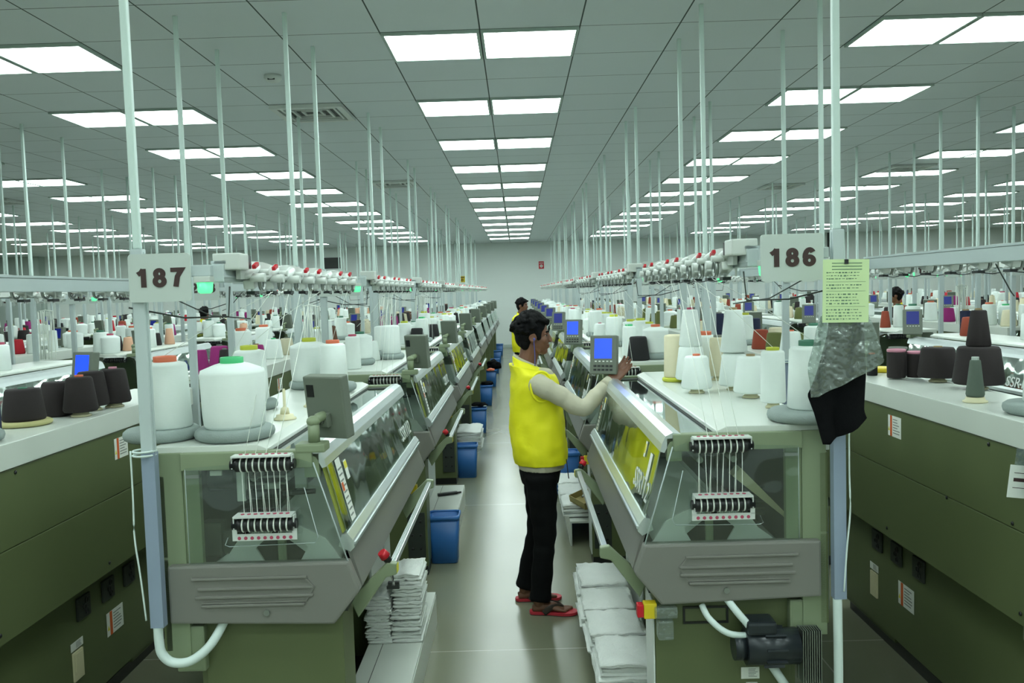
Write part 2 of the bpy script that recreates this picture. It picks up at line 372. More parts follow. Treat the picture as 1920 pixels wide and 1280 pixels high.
# ------------------------------------------------------------------ knitting machine (origin: back post line, floor, monitor end)
LM = 1.98
VENT = {'W': ((1.155, 0.93, 0.715), 0.575), 'E': ((1.445, 1.227, 1.0), 0.585)}   # vent covers along the back panel
def feeder(parent, y, first):
    b = MB(); T = Matrix.Translation((0.30, y, 1.955)) @ Matrix.Rotation(0.28, 4, 'X')
    b.ell((0, 0, 0), (0.026, 0.080, 0.020), 12, T)
    b.box(-0.02, 0.02, -0.05, 0.03, -0.055, -0.02, 0.006, T)
    b.cyl((0.31, y-0.04, 1.93), (0.36, y-0.04, 1.93), 0.016, 10); b.cyl((0.31, y+0.03, 1.95), (0.355, y+0.03, 1.95), 0.012, 10)
    b.cyl((0.30, y, 1.92), (0.30, y, 1.875), 0.005, 6); b.cyl((0.27, y+0.04, 1.93), (0.27, y+0.04, 1.885), 0.004, 6)
    f = b.build('yarn_feeder', M['wmetal'], parent)
    if first: MB().box(-0.007, 0.007, -0.022, 0.022, -0.007, 0.007, 0.003, Matrix.Translation((0.331, y-0.05, 1.972)) @ Matrix.Rotation(0.3, 4, 'X')).build('red_tag', M['red'], f)
    MB().torus((0.335, y+0.005, 1.915), 0.028, 0.007, 'x', 16, 6).build('feed_wheel', M['steel'], f)
    b = MB(); b.box(0.285, 0.315, y-0.02, y+0.03, 1.872, 1.884); b.tube([(0.30, y, 1.875), (0.33, y-0.05, 1.868), (0.34, y-0.09, 1.872)], 0.002, 5); b.build('sensor', M['black'], f)
def tensioner(parent, y0, z, m_plate, sgn, deep=0.0, name='tension_unit'):
    b = MB(); ya, yb = (y0, y0+0.05) if sgn > 0 else (y0-0.05, y0)
    b.box(0.272, 0.468, ya-0.004, yb+0.004, z+0.028, z+0.034); b.box(0.268, 0.272, ya+.01, yb-.01, z-0.012, z+0.03); b.box(0.468, 0.472, ya+.01, yb-.01, z-0.012, z+0.03)
    u = b.build(name, M[m_plate], parent)
    b = MB(); ym = (ya+yb)/2
    b.cyl((0.262, ym, z), (0.478, ym, z), 0.017, 14)
    for i in range(9): b.cyl((0.281+i*0.0212, ym, z), (0.296+i*0.0212, ym, z), 0.024, 16)
    b.build('roller', M['black'], u)
    b = MB()
    for i in range(8): b.torus((0.2995+i*0.0212, ym, z), 0.0235, 0.0028, 'x', 16, 6)
    b.build('thread_rings', M['thread'], u)
    b = MB()
    for i in range(8): b.lathe([(0.0065, 0), (0.0065, 0.002)], (0.297+i*0.0215, ym, z+0.034), 10)
    b.build('red_dots', M['mcap'], u)
    return u
def threads(parent, y, z0, z1, spread=0.0):
    random.seed(5); b = MB()
    for i in range(8):
        x = 0.2995+i*0.0212; xe = x+random.uniform(-0.008, 0.008)
        b.tube([(x, y, z0), ((x+xe)/2, y, (z0+z1)/2), (xe, y, z1)], 0.0012, 4)
        if i % 2: b.tube([(x, y, z0-0.02), (xe+0.008, y+0.004, z1)], 0.0009, 4)
    return b.build('running_threads', M['thread'], parent)
def lbl(parent, xyz, wdt, hgt, face, orange='left', warm=True, nm='warning_label'):
    """label on a vertical face: face '-y' or '+y' or '-x'(back)"""
    x, y, z = xyz; T = {'-x': Matrix.Translation(xyz) @ Matrix.Rotation(-PI/2, 4, 'Z'), '-y': Matrix.Translation(xyz), '+y': Matrix.Translation(xyz) @ Matrix.Rotation(PI, 4, 'Z')}[face]
    b = MB(); b.box(-wdt/2, wdt/2, -0.0015, 0, -hgt/2, hgt/2, 0, T); o = b.build(nm, M['paper'], parent)
    if warm:
        MB().box(-wdt*0.32, -wdt*0.18, -0.0025, -0.0012, -hgt/2, hgt/2, 0, T).build('orange_band', M['lorange'], o)
        MB().prism([(-wdt*.47, -hgt*.25), (-wdt*.35, -hgt*.25), (-wdt*.41, -hgt*.05)], 'y', -0.0025, -0.0012).build('warning_triangle', M['lyellow'], o).matrix_local = T
    random.seed(int(abs(x*100+z*77))); b = MB()
    for i in range(6):
        zz = hgt*(0.34-0.13*i); e = random.uniform(0.2, 0.42)
        b.box(-wdt*0.10, wdt*e, -0.0024, -0.0012, zz-hgt*0.02, zz+hgt*0.02, 0, T)
    b.build('print', M['inkgrey'], o); return o
def side_end(root, y, sgn, hero):
    """one end of the machine; sgn=-1 : outward is -y"""
    o = lambda d: y+sgn*d                      # outward distance
    def Bx(b, x0, x1, d0, d1, z0, z1, bev=0): a, c = sorted((o(d0), o(d1))); b.box(x0, x1, a, c, z0, z1, bev)
    b = MB(); Bx(b, 0.0, 0.085, -0.03, 0.0, 0.62, 1.345, 0.003); Bx(b, 0.085, 0.53, -0.03, 0.012, 1.285, 1.345, 0.004); Bx(b, 0.5, 0.55, -0.03, 0.0, 1.25, 1.33)
    Bx(b, 0.085, 0.14, -0.03, -0.005, 0.95, 1.285, 0.002)
    b.build('end_frame', M['lgreen'], root)
    b = MB(); Bx(b, 0.03, 0.13, -0.10, -0.005, 0.585, 0.745, 0.008); b.build('corner_block', M['lgreen'], root)
    # grey end cover
    poly = [(0.03, 0.965), (0.64, 0.965), (0.676, 0.865), (0.585, 0.752), (0.03, 0.768)]
    b = MB(); a, c = sorted((o(-0.02), o(0.03))); b.prism(poly, 'y', a, c, 0.008)
    e = b.build('end_cover', M['gcover'], root)
    b = MB()
    for z0, x0, x1 in ((0.925, 0.11, 0.50), (0.89, 0.13, 0.52), (0.862, 0.12, 0.52), (0.832, 0.14, 0.49)):
        a, c = sorted((o(0.028), o(0.037))); b.box(x0, x1, a, c, z0-0.010, z0, 0.003)
    b.prism([(0.11, 0.925), (0.49, 0.925), (0.525, 0.885), (0.495, 0.835), (0.14, 0.835), (0.14, 0.84), (0.492, 0.84), (0.518, 0.885), (0.487, 0.92), (0.11, 0.92)], 'y', *sorted((o(0.028), o(0.035))))
    b.build('embossed_ribs', M['gcover'], e)
    MB().cyl((0.36, o(0.03), 0.80), (0.36, o(0.038), 0.80), 0.010, 14).build('screw', M['steel'], e)
    # clear side window
    b = MB(); a, c = sorted((o(0.008), o(0.013))); b.prism([(0.10, 0.96), (0.635, 0.96), (0.535, 1.30), (0.49, 1.315), (0.10, 1.295)], 'y', a, c); g = b.build('side_window', M['glass'], root)
    if hero:
        b = MB()
        pts = [(0.635, 0.965), (0.532, 1.305)]
        b.tube([(0.637, o(0.014), 0.963), (0.534, o(0.014), 1.303)], 0.0026, 6)
        b.tube([(0.10, o(0.012), 1.29), (0.10, o(0.012), 0.97)], 0.0014, 6)
        b.tube([(0.235, o(0.014), 1.055), (0.225, o(0.016), 1.03), (0.24, o(0.018), 1.025), (0.53, o(0.018), 1.03), (0.54, o(0.016), 1.05), (0.50, o(0.014), 1.22)], 0.0015, 6)
        b.build('moulded_edge', M['post'], g)
        Bx2 = MB(); a, c = sorted((o(0.012), o(0.022))); Bx2.box(0.105, 0.15, a, c, 1.262, 1.272); Bx2.build('clip', M['steel'], g)
    return e
def make_machine(kind, hero):
    root = empty('knitting_machine')
    near = -1 if kind == 'E' else 1          # which end faces the camera
    # ---- pedestals and base
    fy = (lambda q: q) if kind == 'E' else (lambda q: LM-q)          # q measured from the camera-side end
    def yb(p_, q_): return sorted((fy(p_), fy(q_)))
    b = MB(); y_ = yb(0.035, 0.215); b.box(0.12, 0.60, y_[0], y_[1], 0.06, 0.76, 0.004); b.build('pedestal', M['green'], root)
    b = MB(); y_ = yb(0.215, 0.60); b.box(0.12, 0.455, y_[0], y_[1], 0.06, 0.76, 0.004); b.build('pedestal', M['green'], root)
    b = MB(); y_ = yb(1.30, LM-0.035); b.box(0.12, 0.455, y_[0], y_[1], 0.06, 0.76, 0.004); b.build('pedestal', M['green'], root)
    b = MB(); y_ = yb(1.32, LM-0.05); b.box(0.456, 0.468, y_[0], y_[1], 0.08, 0.74, 0.003); d = b.build('pedestal_door', M['wmetal'], root)
    if kind == 'W' and hero: MB().box(0.601, 0.607, LM-0.21, LM-0.036, 0.08, 0.74, 0.002).build('pedestal_door', M['wmetal'], root)
    b = MB(); y_ = yb(0.605, 1.30); b.box(0.10, 0.455, y_[0], y_[1], 0.62, 0.76); b.build('frame_beam', M['dgreen'], root)
    b = MB(); b.box(0.12, 0.30, 0.72, 1.30, 0.10, 0.76); b.build('lower_beam', M['dgreen'], root)
    b = MB(); b.box(0.14, 0.445, 0.06, LM-0.06, 0.0, 0.06); y_ = yb(0.04, 0.21); b.box(0.13, 0.595, y_[0], y_[1], 0.0, 0.06); b.build('skid', M['black'], root)
    # ---- back
    b = MB(); b.box(-0.005, 0.025, 0.0, LM, 0.985, 1.268, 0.003); b.build('upper_back_panel', M['green'], root)
    b = MB(); b.box(-0.005, 0.025, 0.0, LM, 0.66, 0.982, 0.003); b.build('lower_back_panel', M['green'], root)
    b = MB(); b.box(0.10, 0.12, 0.05, LM-0.05, 0.10, 0.66); lb = b.build('recessed_back_panel', M['green'], root)
    if hero:
        VY, VZ = VENT[kind]
        for i, yy in enumerate(VY):
            z = VZ
            s = MB(); s.box(0.088, 0.10, yy-0.055, yy+0.055, z-0.10, z+0.0, 0.004); s = s.build('vent_cover', M['dark'], lb)
            b = MB()
            for q in range(3): b.torus((0.087, yy-0.018+0.018*(q % 2), z-0.025-0.025*q), 0.012, 0.003, 'x', 12, 5)
            b.build('vent_slots', M['black'], s)
        b = MB(); ysk = 1.22 if kind == 'W' else 1.49; b.box(0.092, 0.10, ysk-0.04, ysk+0.04, 0.23, 0.355); b.box(0.09, 0.093, ysk-0.026, ysk+0.026, 0.24, 0.345); b.build('socket_recess', M['cream'], lb)
        lbl(lb, (0.098, 0.873 if kind == 'W' else 1.133, 0.355), 0.16, 0.11, '-x'); lbl(lb, (0.098, ysk, 0.382), 0.10, 0.035, '-x', warm=False)
        lbl(root, (-0.006, 0.93 if kind == 'W' else 1.016, 1.19), 0.13, 0.095, '-x')
        b = MB()
        for yy, zz in ((0.25, 1.25), (1.75, 1.25), (0.1, 1.0), (0.05, 0.70), (1.1, 0.70), (1.9, 0.70), (0.55, 0.98)): b.ell((-0.007, yy, zz), (0.004, 0.008, 0.008), 8)
        b.build('panel_screws', M['black'], root)
    # ---- table
    b = MB(); b.prism([(-0.015, 1.272), (-0.015, 1.365), (0.34, 1.365), (0.375, 1.350), (0.375, 1.335), (0.02, 1.335), (0.02, 1.272)], 'y', 0.01, LM-0.01, 0.003)
    b.build('table_top', M['white'], root)
    # ---- front
    prof = [(0.615, 1.0), (0.636, 1.0), (0.676, 0.865), (0.60, 0.765), (0.585, 0.775), (0.662, 0.867), (0.628, 0.985)]
    b = MB(); b.prism(prof, 'y', 0.03, LM-0.03, 0.0); b.build('front_cover', M['gcover'], root)
    b = MB(); b.prism([(0.50, 1.332), (0.502, 1.345), (0.53, 1.35), (0.555, 1.338), (0.568, 1.31), (0.575, 1.285), (0.56, 1.28), (0.54, 1.318)], 'y', 0.0, LM, 0.0)
    b.build('upper_rail', M['alu'], root)
    b = MB(); b.prism([(0.60, 1.005), (0.612, 1.045), (0.632, 1.048), (0.650, 1.025), (0.655, 1.0), (0.64, 0.985)], 'y', 0.02, LM-0.02)
    b.box(0.648, 0.658, 0.03, LM-0.03, 1.008, 1.016); b.build('lower_rail', M['alu'], root)
    b = MB(); b.prism([(0.563, 1.29), (0.568, 1.29), (0.629, 1.045), (0.624, 1.045)], 'y', 0.04, LM-0.04); fwn = b.build('front_window', M['fglass'], root)
    b = MB(); b.box(0.375, 0.505, 0.05, LM-0.05, 1.326, 1.330); b.build('top_window', M['tglass'], root)
    b = MB(); b.box(0.372, 0.382, 0.03, LM-0.03, 1.315, 1.334); b.box(0.380, 0.505, LM-0.09 if kind == 'E' else 0.01, LM-0.01 if kind == 'E' else 0.09, 1.322, 1.334); b.build('window_gasket', M['dark'], root)
    # window text and labels (yaw so that the lettering reads from the aisle)
    slope = Matrix(((0, 0, 1), (1, 0, 0), (0, 1, 0)))   # placeholder, set below
    n_ = Vector((math.cos(math.atan2(0.061, 0.245)), 0, math.sin(math.atan2(0.061, 0.245))))
    upv = Vector((-0.061, 0, 0.245)).normalized(); rgt = Vector((0, 1, 0))
    R = Matrix((rgt, -n_, upv)).transposed().to_4x4()       # local x->+y, local -y -> outward
    def onwin(o, yy, t): p = Vector((0.568, yy, 1.29)).lerp(Vector((0.629, yy, 1.045)), t)+n_*0.003; o.matrix_local = Matrix.Translation(p) @ R
    if True:
        o = text_obj('model_lettering', 'SSR112', 0.10, M['wmetal'], fwn, (0, 0, 0), bold=0.0005, sx=1.12); onwin(o, LM-0.28 if kind == 'E' else LM-0.22, 0.70); o.scale = (1.12, 1, 1)
    if hero or kind == 'E':
        b = MB(); b.box(-0.035, 0.035, -0.001, 0, -0.11, 0.115); o = b.build('instruction_sheet', M['paper'], fwn); onwin(o, 0.16, 0.5)
        b = MB()
        for i in range(9): b.box(-0.028, 0.028-0.006*(i % 3), -0.002, -0.001, 0.075-0.021*i, 0.081-0.021*i)
        q = b.build('print', M['inkgrey'], o)
        MB().box(-0.033, -0.008, -0.0022, -0.001, 0.0, 0.03).build('orange_patch', M['lorange'], o)
        b = MB(); b.box(-0.022, 0.022, -0.001, 0, -0.035, 0.035); o = b.build('instruction_sheet', M['paper'], fwn); onwin(o, 0.255, 0.28)
        MB().box(-0.02, 0.02, -0.002, -0.001, 0.005, 0.03).build('yellow_patch', M['lyellow'], o)
    # yellow sheet inside the window near end
    if kind == 'W' and hero:
        b = MB(); b.box(-0.022, 0.022, -0.001, 0, -0.05, 0.05); o = b.build('instruction_sheet', M['paper'], fwn); onwin(o, LM-0.14, 0.36)
        b = MB(); b.box(-0.014, 0.014, -0.001, 0, -0.03, 0.03); o = b.build('instruction_sheet', M['paper'], fwn); onwin(o, LM-0.28, 0.20); MB().box(-0.010, 0.010, -0.002, -0.001, -0.015, 0.02).build('yellow_patch', M['lyellow'], o)
    if kind == 'E' and hero:
        b = MB(); b.prism([(0.553, 1.285), (0.557, 1.285), (0.618, 1.05), (0.614, 1.05)], 'y', 0.02, 0.11); b.build('yellow_liner', M['ysheet'], root)
    # ---- inside: needle beds (inverted V), carriage, dark back wall
    b = MB()
    b.prism([(0.345, 1.085), (0.355, 1.075), (0.155, 0.90), (0.14, 0.93)], 'y', 0.06, LM-0.06); b.prism([(0.365, 1.085), (0.355, 1.075), (0.57, 0.90), (0.585, 0.93)], 'y', 0.06, LM-0.06)
    bd = b.build('needle_bed', M['bed'], root)
    b = MB(); b.box(0.03, 0.05, 0.03, LM-0.03, 0.78, 1.30); b.box(0.05, 0.62, 0.03, LM-0.03, 0.775, 0.79); b.box(0.05, 0.37, 0.04, LM-0.04, 1.29, 1.315); b.build('inner_housing', M['dark'], root)
    b = MB(); yc = 1.1 if kind == 'E' else 0.95
    b.box(0.17, 0.56, yc-0.17, yc+0.17, 1.09, 1.17, 0.01); b.box(0.26, 0.46, yc-0.12, yc+0.12, 1.17, 1.235, 0.01); b.build('carriage', M['gcover'], root)
    b = MB()
    for x_, z_ in ((0.30, 1.235), (0.42, 1.235)): b.cyl((x_, 0.08, z_), (x_, LM-0.08, z_), 0.012, 10)
    b.build('carriage_rails', M['steel'], root)
    # ---- ends
    side_end(root, 0.0, -1, hero and kind == 'E'); side_end(root, LM, 1, hero and kind == 'W')
    ye = -0.0 if kind == 'E' else LM
    sg = near
    # tension unit on top of the camera-side end
    if kind == 'E': tensioner(root, -0.055, 1.305, 'wmetal', 1)
    else: tensioner(root, LM+0.055, 1.305, 'wmetal', -1)
    b = MB(); yp = sorted((ye-sg*0.040, ye-sg*0.050))
    b.prism([(0.18, 0.93), (0.25, 1.03), (0.35, 1.080), (0.375, 1.06), (0.31, 1.0), (0.35, 0.93)], 'y', *yp); b.prism([(0.62, 0.93), (0.55, 1.03), (0.45, 1.080), (0.425, 1.06), (0.49, 1.0), (0.45, 0.93)], 'y', *yp); b.build('bed_end_plate', M['bed'], root)
    tz = 1.105
    if hero:
        yl = ye+sg*0.020
        u = tensioner(root, yl-0.045 if sg < 0 else yl+0.045, tz, 'wmetal', 1 if sg < 0 else -1, name='lower_tension_unit')
        b = MB(); yy = ye+sg*0.045; yq = sorted((yy, yy+sg*0.003))
        b.box(0.262, 0.478, yq[0], yq[1], 1.052, 1.075); b.box(0.262, 0.278, yq[0], yq[1], 1.07, 1.115); b.box(0.462, 0.478, yq[0], yq[1], 1.07, 1.115); pl = b.build('perforated_plate', M['wmetal'], u)
        b = MB()
        for i in range(9): b.cyl((0.285+i*0.0215, yq[0]-0.001, 1.061), (0.285+i*0.0215, yq[1]+0.001, 1.061), 0.006, 10)
        b.build('plate_holes', M['mcap'], pl)
        threads(root, ye+sg*0.034, 1.30, 1.065)
        b = MB(); yi = ye-sg*0.05
        b.box(0.385, 0.412, *sorted((yi-0.01, yi+0.01)), 0.90, 1.05, 0.004); b.build('centre_bracket', M['lgreen'], root)
        if kind == 'E':
            b = MB(); b.cyl((0.16, 0.06, 1.245), (0.25, 0.06, 1.245), 0.042, 24); dm = b.build('drive_motor', M['motor'], root)
            MB().box(0.175, 0.215, 0.012, 0.02, 1.262, 1.278).build('blue_sticker', M['paper'], dm)
            b = MB(); b.box(0.255, 0.285, 0.035, 0.065, 1.165, 1.28, 0.004); b.build('motor_bracket', M['wmetal'], root)
            b = MB(); b.cyl((0.285, 0.055, 1.185), (0.40, 0.055, 1.185), 0.018, 18); b.cyl((0.40, 0.055, 1.185), (0.52, 0.055, 1.19), 0.009, 12); b.build('drive_shaft', M['motor'], root)
            b = MB(); b.cyl((0.29, 0.05, 1.245), (0.44, 0.05, 1.245), 0.004, 8); b.cyl((0.30, 0.05, 1.222), (0.42, 0.05, 1.222), 0.005, 8); b.box(0.35, 0.40, 0.04, 0.05, 1.205, 1.225); b.box(0.45, 0.49, 0.06, 0.08, 1.20, 1.27); b.build('inner_linkage', M['steel'], root)
            for q in range(1):
                b = MB(); b.box(0.195, 0.235, 0.05, 0.09, 0.98, 1.06, 0.004); b.box(0.12, 0.19, 0.05, 0.11, 0.97, 1.09, 0.006); b.build('valve_block', M['dark'], root)
        else:
            b = MB(); b.prism([(0.29, 1.16), (0.10, 1.0), (0.10, 1.02), (0.26, 1.19)], 'y', LM-0.20, LM-0.14); b.build('cream_arm', M['cream'], root)
            b = MB()
            for i in range(6): b.box(0.16, 0.22, LM-0.2, LM-0.19, 1.0+0.02*i, 1.008+0.02*i)
            b.build('vent_ribs', M['dark'], root)
    # ---- monitor on its arm at y = 0 end
    ay = 0.03
    b = MB(); b.box(0.475, 0.575, ay-0.045, ay+0.035, 1.335, 1.365, 0.006); b.cyl((0.53, ay, 1.365), (0.53, ay, 1.43), 0.020, 16); b.ell((0.53, ay, 1.435), (0.024, 0.024, 0.02), 12)
    b.tube([(0.53, ay, 1.43), (0.545, ay+0.01, 1.445), (0.56, ay+0.03, 1.45)], 0.017, 10); arm = b.build('monitor_arm', M['lgreen'], root)
    b = MB(); T = Matrix.Translation((0.570, ay+0.065, 1.478)) @ Matrix.Scale(1.07, 4) @ Matrix.Rotation(math.radians(-22), 4, 'Z') @ Matrix.Rotation(math.radians(8), 4, 'X')
    b.box(-0.073, 0.073, -0.022, 0.022, -0.103, 0.103, 0.006, T); mon = b.build('monitor', M['mon'], root)
    MB().box(-0.047, 0.047, 0.0215, 0.024, -0.02, 0.085, 0, T).build('screen', M['screen' if hero else 'screend'], mon)
    b = MB()
    for i in range(5): b.box(-0.05+0.021*i, -0.04+0.021*i, 0.0215, 0.025, -0.038, -0.032, 0, T)
    b.build('white_keys', M['paper'], mon)
    b = MB()
    for i in range(5):
        for q in range(2): b.box(-0.052+0.022*i, -0.037+0.022*i, 0.0215, 0.025, -0.065-0.02*q, -0.055-0.02*q, 0, T)
    b.build('keys', M['black'], mon)
    if hero:
        b = MB(); b.box(-0.03, 0.02, -0.045, -0.021, -0.06, -0.015, 0.004, T); hb = b.build('hinge_bracket', M['mon'], mon)
        b = MB(); b.cyl(T @ Vector((-0.005, -0.055, -0.037)), T @ Vector((-0.005, -0.044, -0.037)), 0.012, 14); b.build('hinge_bolt', M['steel'], hb)
        b = MB(); b.box(-0.062, -0.035, -0.0235, -0.0215, 0.035, 0.075, 0, T); b.build('vent_patch', M['black'], mon)
    # ---- safety bar and emergency stop
    y0, y1 = (0.17, 1.50) if kind == 'E' else (0.42, 1.78)
    b = MB(); b.box(0.742, 0.765, y0, y1, 0.865, 0.888, 0.004)
    for i in range(3): b.box(0.744+0.007*i, 0.748+0.007*i, y0, y1, 0.887, 0.891)
    b.build('guard_bar', M['alu'], root)
    for q, yy in enumerate((y0, y1)):
        b = MB(); b.prism([(0.60, 0.77), (0.63, 0.70), (0.735, 0.845), (0.775, 0.855), (0.775, 0.895), (0.74, 0.90), (0.70, 0.86)], 'y', yy-0.016, yy+0.016, 0.005); br = b.build('bar_bracket', M['lgreen'], root)
        if q == 0:
            b = MB(); b.cyl((0.745, yy-0.0, 0.90), (0.73, yy-0.01, 0.925), 0.014, 14); b.build('stop_base', M['black'], br)
            b = MB(); b.cyl((0.735, yy-0.005, 0.918), (0.722, yy-0.012, 0.938), 0.019, 18, 0.016); b.build('stop_button', M['red'], br)
            b = MB(); b.box(0.7755, 0.777, yy-0.02, yy+0.02, 0.862, 0.89); b.build('yellow_plate', M['lyellow'], br)
    # ---- posts and upper rail
    py = (-0.05, 1.93) if kind == 'E' else (0.05, LM+0.05)
    for q, yy in enumerate(py):
        nearp = (q == 0) == (kind == 'E')
        b = MB(); pa, pb = (-0.020, 0.020) if kind == 'E' else (-0.042, -0.004); b.box(pa, pb, yy-0.016, yy+0.016, 0.77 if nearp else 0.0, 2.03, 0.003)
        b.box(pb-0.0005, pb+0.003, yy-0.005, yy+0.005, 0.78, 2.02); p = b.build('post', M['post'], root)
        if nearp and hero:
            b = MB(); b.box(pa-0.0006, pb+0.0034, yy-0.0166, yy+0.0166, 0.77, 1.36); b.build('blue_post_section', M['postblue'], p)  # bluer tone around the lower part of the near post
    yr0, yr1 = (-0.04, 1.94) if kind == 'E' else (0.04, LM+0.04)
    b = MB(); b.box(0.235, 0.275, yr0, yr1, 1.915, 1.975, 0.004); b.box(0.23, 0.28, yr0+0.01, yr1-0.01, 1.975, 1.985)
    b.box(0.275, 0.279, yr0, yr1, 1.93, 1.936); rail = b.build('feeder_rail', M['post'], root)
    for yy in py: MB().box(0.008, 0.24, yy-0.014, yy+0.014, 1.935, 1.972, 0.003).build('cross_arm', M['post'], root)
    # bowed white guard over the rail
    b = MB(); yn = py[0] if kind == 'E' else py[1]; s = -near
    t = bmesh.new(); pts = []
    N_ = 20
    for i in range(N_+1):
        f = i/N_; yy = yn+s*(0.10+1.75*f); hz = 0.022+0.014*abs(math.sin(f*PI*4)); pts.append((yy, 1.955+hz))
    low = [(p_[0], 1.925) for p_ in pts[::-1]]
    b.prism(pts+low, 'x', 0.285, 0.300); b.build('rail_guard', M['wmetal'], rail)
    yb0, yb1 = sorted((yn+s*0.02, yn+s*0.12)); yv0, yv1 = sorted((yn+s*0.12, yn+s*0.16))
    b = MB(); b.box(0.235, 0.325, yb0, yb1, 1.955, 2.01, 0.006); cb = b.build('control_box', M['beigebox'], root)
    MB().box(0.24, 0.32, yv0, yv1, 1.96, 2.005).build('connector', M['black'], cb)
    nf = 8 if hero else 6
    for i in range(nf): feeder(rail, yn+s*(0.22+i*(1.66/(nf-1))), i % 3 != 2)
    # green lamp under cross arm near the camera-side post
    xl = 0.21 if kind == 'E' else 0.07
    if kind == 'W': yl_ = yn+0.0
    else: yl_ = yn
    xl = 0.215
    b = MB(); b.box(xl-0.028, xl+0.028, yl_-0.028, yl_+0.028, 1.915, 1.935, 0.003); lb_ = b.build('lamp_base', M['beigebox'], root)
    b = MB(); b.lathe([(0.016, -0.036), (0.023, -0.03), (0.026, 0.0)], (xl, yl_, 1.915), 16); b.build('green_lamp', M['lamp_on'], lb_)
    # thin wire arms
    b = MB(); b.tube([(-0.04, yn, 1.84), (0.12, yn-near*0.06, 1.80), (0.26, yn-near*0.08, 1.80), (0.275, yn-near*0.06, 1.90)], 0.003, 5)
    b.tube([(-0.04, yn+s*0.2, 1.90), (0.10, yn+s*0.35, 1.80), (0.20, yn+s*0.5, 1.78)], 0.0025, 5); b.build('wire_guide', M['dark'], root)
    if hero:
        b = MB(); hp = [(-0.002, yn, 0.79), (-0.002, yn, 0.72), (0.006, yn, 0.675), (0.04, yn, 0.645), (0.10, yn, 0.648), (0.16, yn+s*0.02, 0.69), (0.20, yn+s*0.06, 0.76), (0.205, yn+s*0.09, 0.80)]
        if kind == 'W': hp = [(-0.016, yn, 0.79), (-0.018, yn, 0.46), (-0.012, yn, 0.38), (0.02, yn, 0.30), (0.06, yn, 0.30), (0.10, yn-0.03, 0.36), (0.20, yn-0.05, 0.52)]
        b.tube(smooth(hp, 6), 0.0155, 12, up=(0, 1, 0)); b.build('hose', M['hose'], root)
        b = MB(); b.tube(smooth([(-0.050, yn+near*0.025, 1.37), (-0.05, yn+near*0.026, 1.2), (-0.052, yn+near*0.026, 1.08), (-0.04, yn+near*0.026, 0.95), (-0.03, yn+near*0.024, 0.8)], 5), 0.003, 6)
        b.torus((-0.015, yn, 1.365), 0.036, 0.004, 'z', 18, 5); b.torus((-0.015, yn, 1.352), 0.036, 0.004, 'z', 18, 5); b.build('tied_cord', M['hose'], root)
    if kind == 'W' and hero:
        b = MB(); b.cyl((0.12, LM+0.035, 0.60), (0.30, LM+0.035, 0.60), 0.062, 24); b.cyl((0.30, LM+0.035, 0.60), (0.34, LM+0.035, 0.60), 0.045, 20)
        for i in range(9):
            a = 2*PI*i/9; b.box(0.17, 0.24, LM+0.035-0.003, LM+0.035+0.003, 0.655, 0.672, 0, Matrix.Translation((0, LM+0.035, 0.60)) @ Matrix.Rotation(a, 4, 'X') @ Matrix.Translation((0, -LM-0.035, -0.60)))
        b.box(0.20, 0.30, LM-0.01, LM+0.08, 0.655, 0.70, 0.01); mo = b.build('take_down_motor', M['motor'], root)
        b = MB(); b.box(0.045, 0.115, LM+0.02, LM+0.03, 0.48, 0.665)
        for i in range(9): b.box(0.047+0.0077*i, 0.050+0.0077*i, LM+0.03, LM+0.075, 0.48, 0.665)
        b.build('cooling_fins', M['steel'], root)
        b = MB(); b.tube(smooth([(0.44, LM+0.0, 0.74), (0.42, LM+0.03, 0.70), (0.36, LM+0.05, 0.655), (0.27, LM+0.04, 0.64)], 6), 0.011, 10)
        b.tube(smooth([(0.36, LM+0.0, 0.77), (0.33, LM+0.04, 0.73), (0.29, LM+0.05, 0.68), (0.27, LM+0.04, 0.64)], 6), 0.013, 10); b.build('pipes', M['hose'], root)
        b = MB(); b.box(0.60, 0.645, LM-0.02, LM+0.02, 0.70, 0.755, 0.004); sw = b.build('switch_plate', M['yellow'], root)
        MB().box(0.645, 0.668, LM-0.018, LM+0.018, 0.705, 0.75, 0.004).build('switch_handle', M['red'], sw)
        b = MB(); b.box(0.545, 0.60, LM-0.01, LM+0.04, 0.63, 0.70, 0.008); b.box(0.53, 0.61, LM-0.01, LM+0.035, 0.705, 0.745, 0.006); b.build('filter_bowl', M['bag'], root)
        lbl(root, (0.265, LM-0.032, 0.475), 0.065, 0.042, '+y', warm=False, nm='warning_label'); b = MB(); b.box(0.24, 0.28, LM-0.035, LM-0.028, 0.40, 0.44); cs = b.build('wall_switch', M['paper'], root)
        MB().box(0.255, 0.263, LM-0.028, LM-0.018, 0.412, 0.43).build('lever', M['black'], cs)
        b = MB()
        for q in ((0.34, 0.50, 0.715, 0.722), (0.34, 0.50, 0.66, 0.667), (0.34, 0.347, 0.66, 0.72), (0.493, 0.50, 0.66, 0.72)): b.box(q[0], q[1], LM-0.036, LM-0.028, q[2], q[3])
        b.build('access_frame', M['black'], root)
    # control gear at the front of the low pedestal
    y_ = yb(0.024, 0.034); b = MB(); b.box(0.47, 0.585, y_[0], y_[1], 0.12, 0.42, 0.003); cp = b.build('socket_panel', M['dark'], root)
    b = MB()
    for xx in (0.50, 0.555):
        for zz in (0.18, 0.27, 0.36): b.ell((xx, fy(0.024), zz), (0.010, 0.003, 0.010), 8)
    b.build('socket_holes', M['black'], cp)
    if not (kind == 'W' and hero):
        b = MB(); b.box(0.60, 0.635, LM-0.07, LM-0.03, 0.70, 0.775, 0.004); b2 = b.build('isolator_switch', M['yellow'], root)
        MB().box(0.635, 0.655, LM-0.065, LM-0.035, 0.71, 0.745, 0.004).build('isolator_handle', M['red'], b2)
    return root
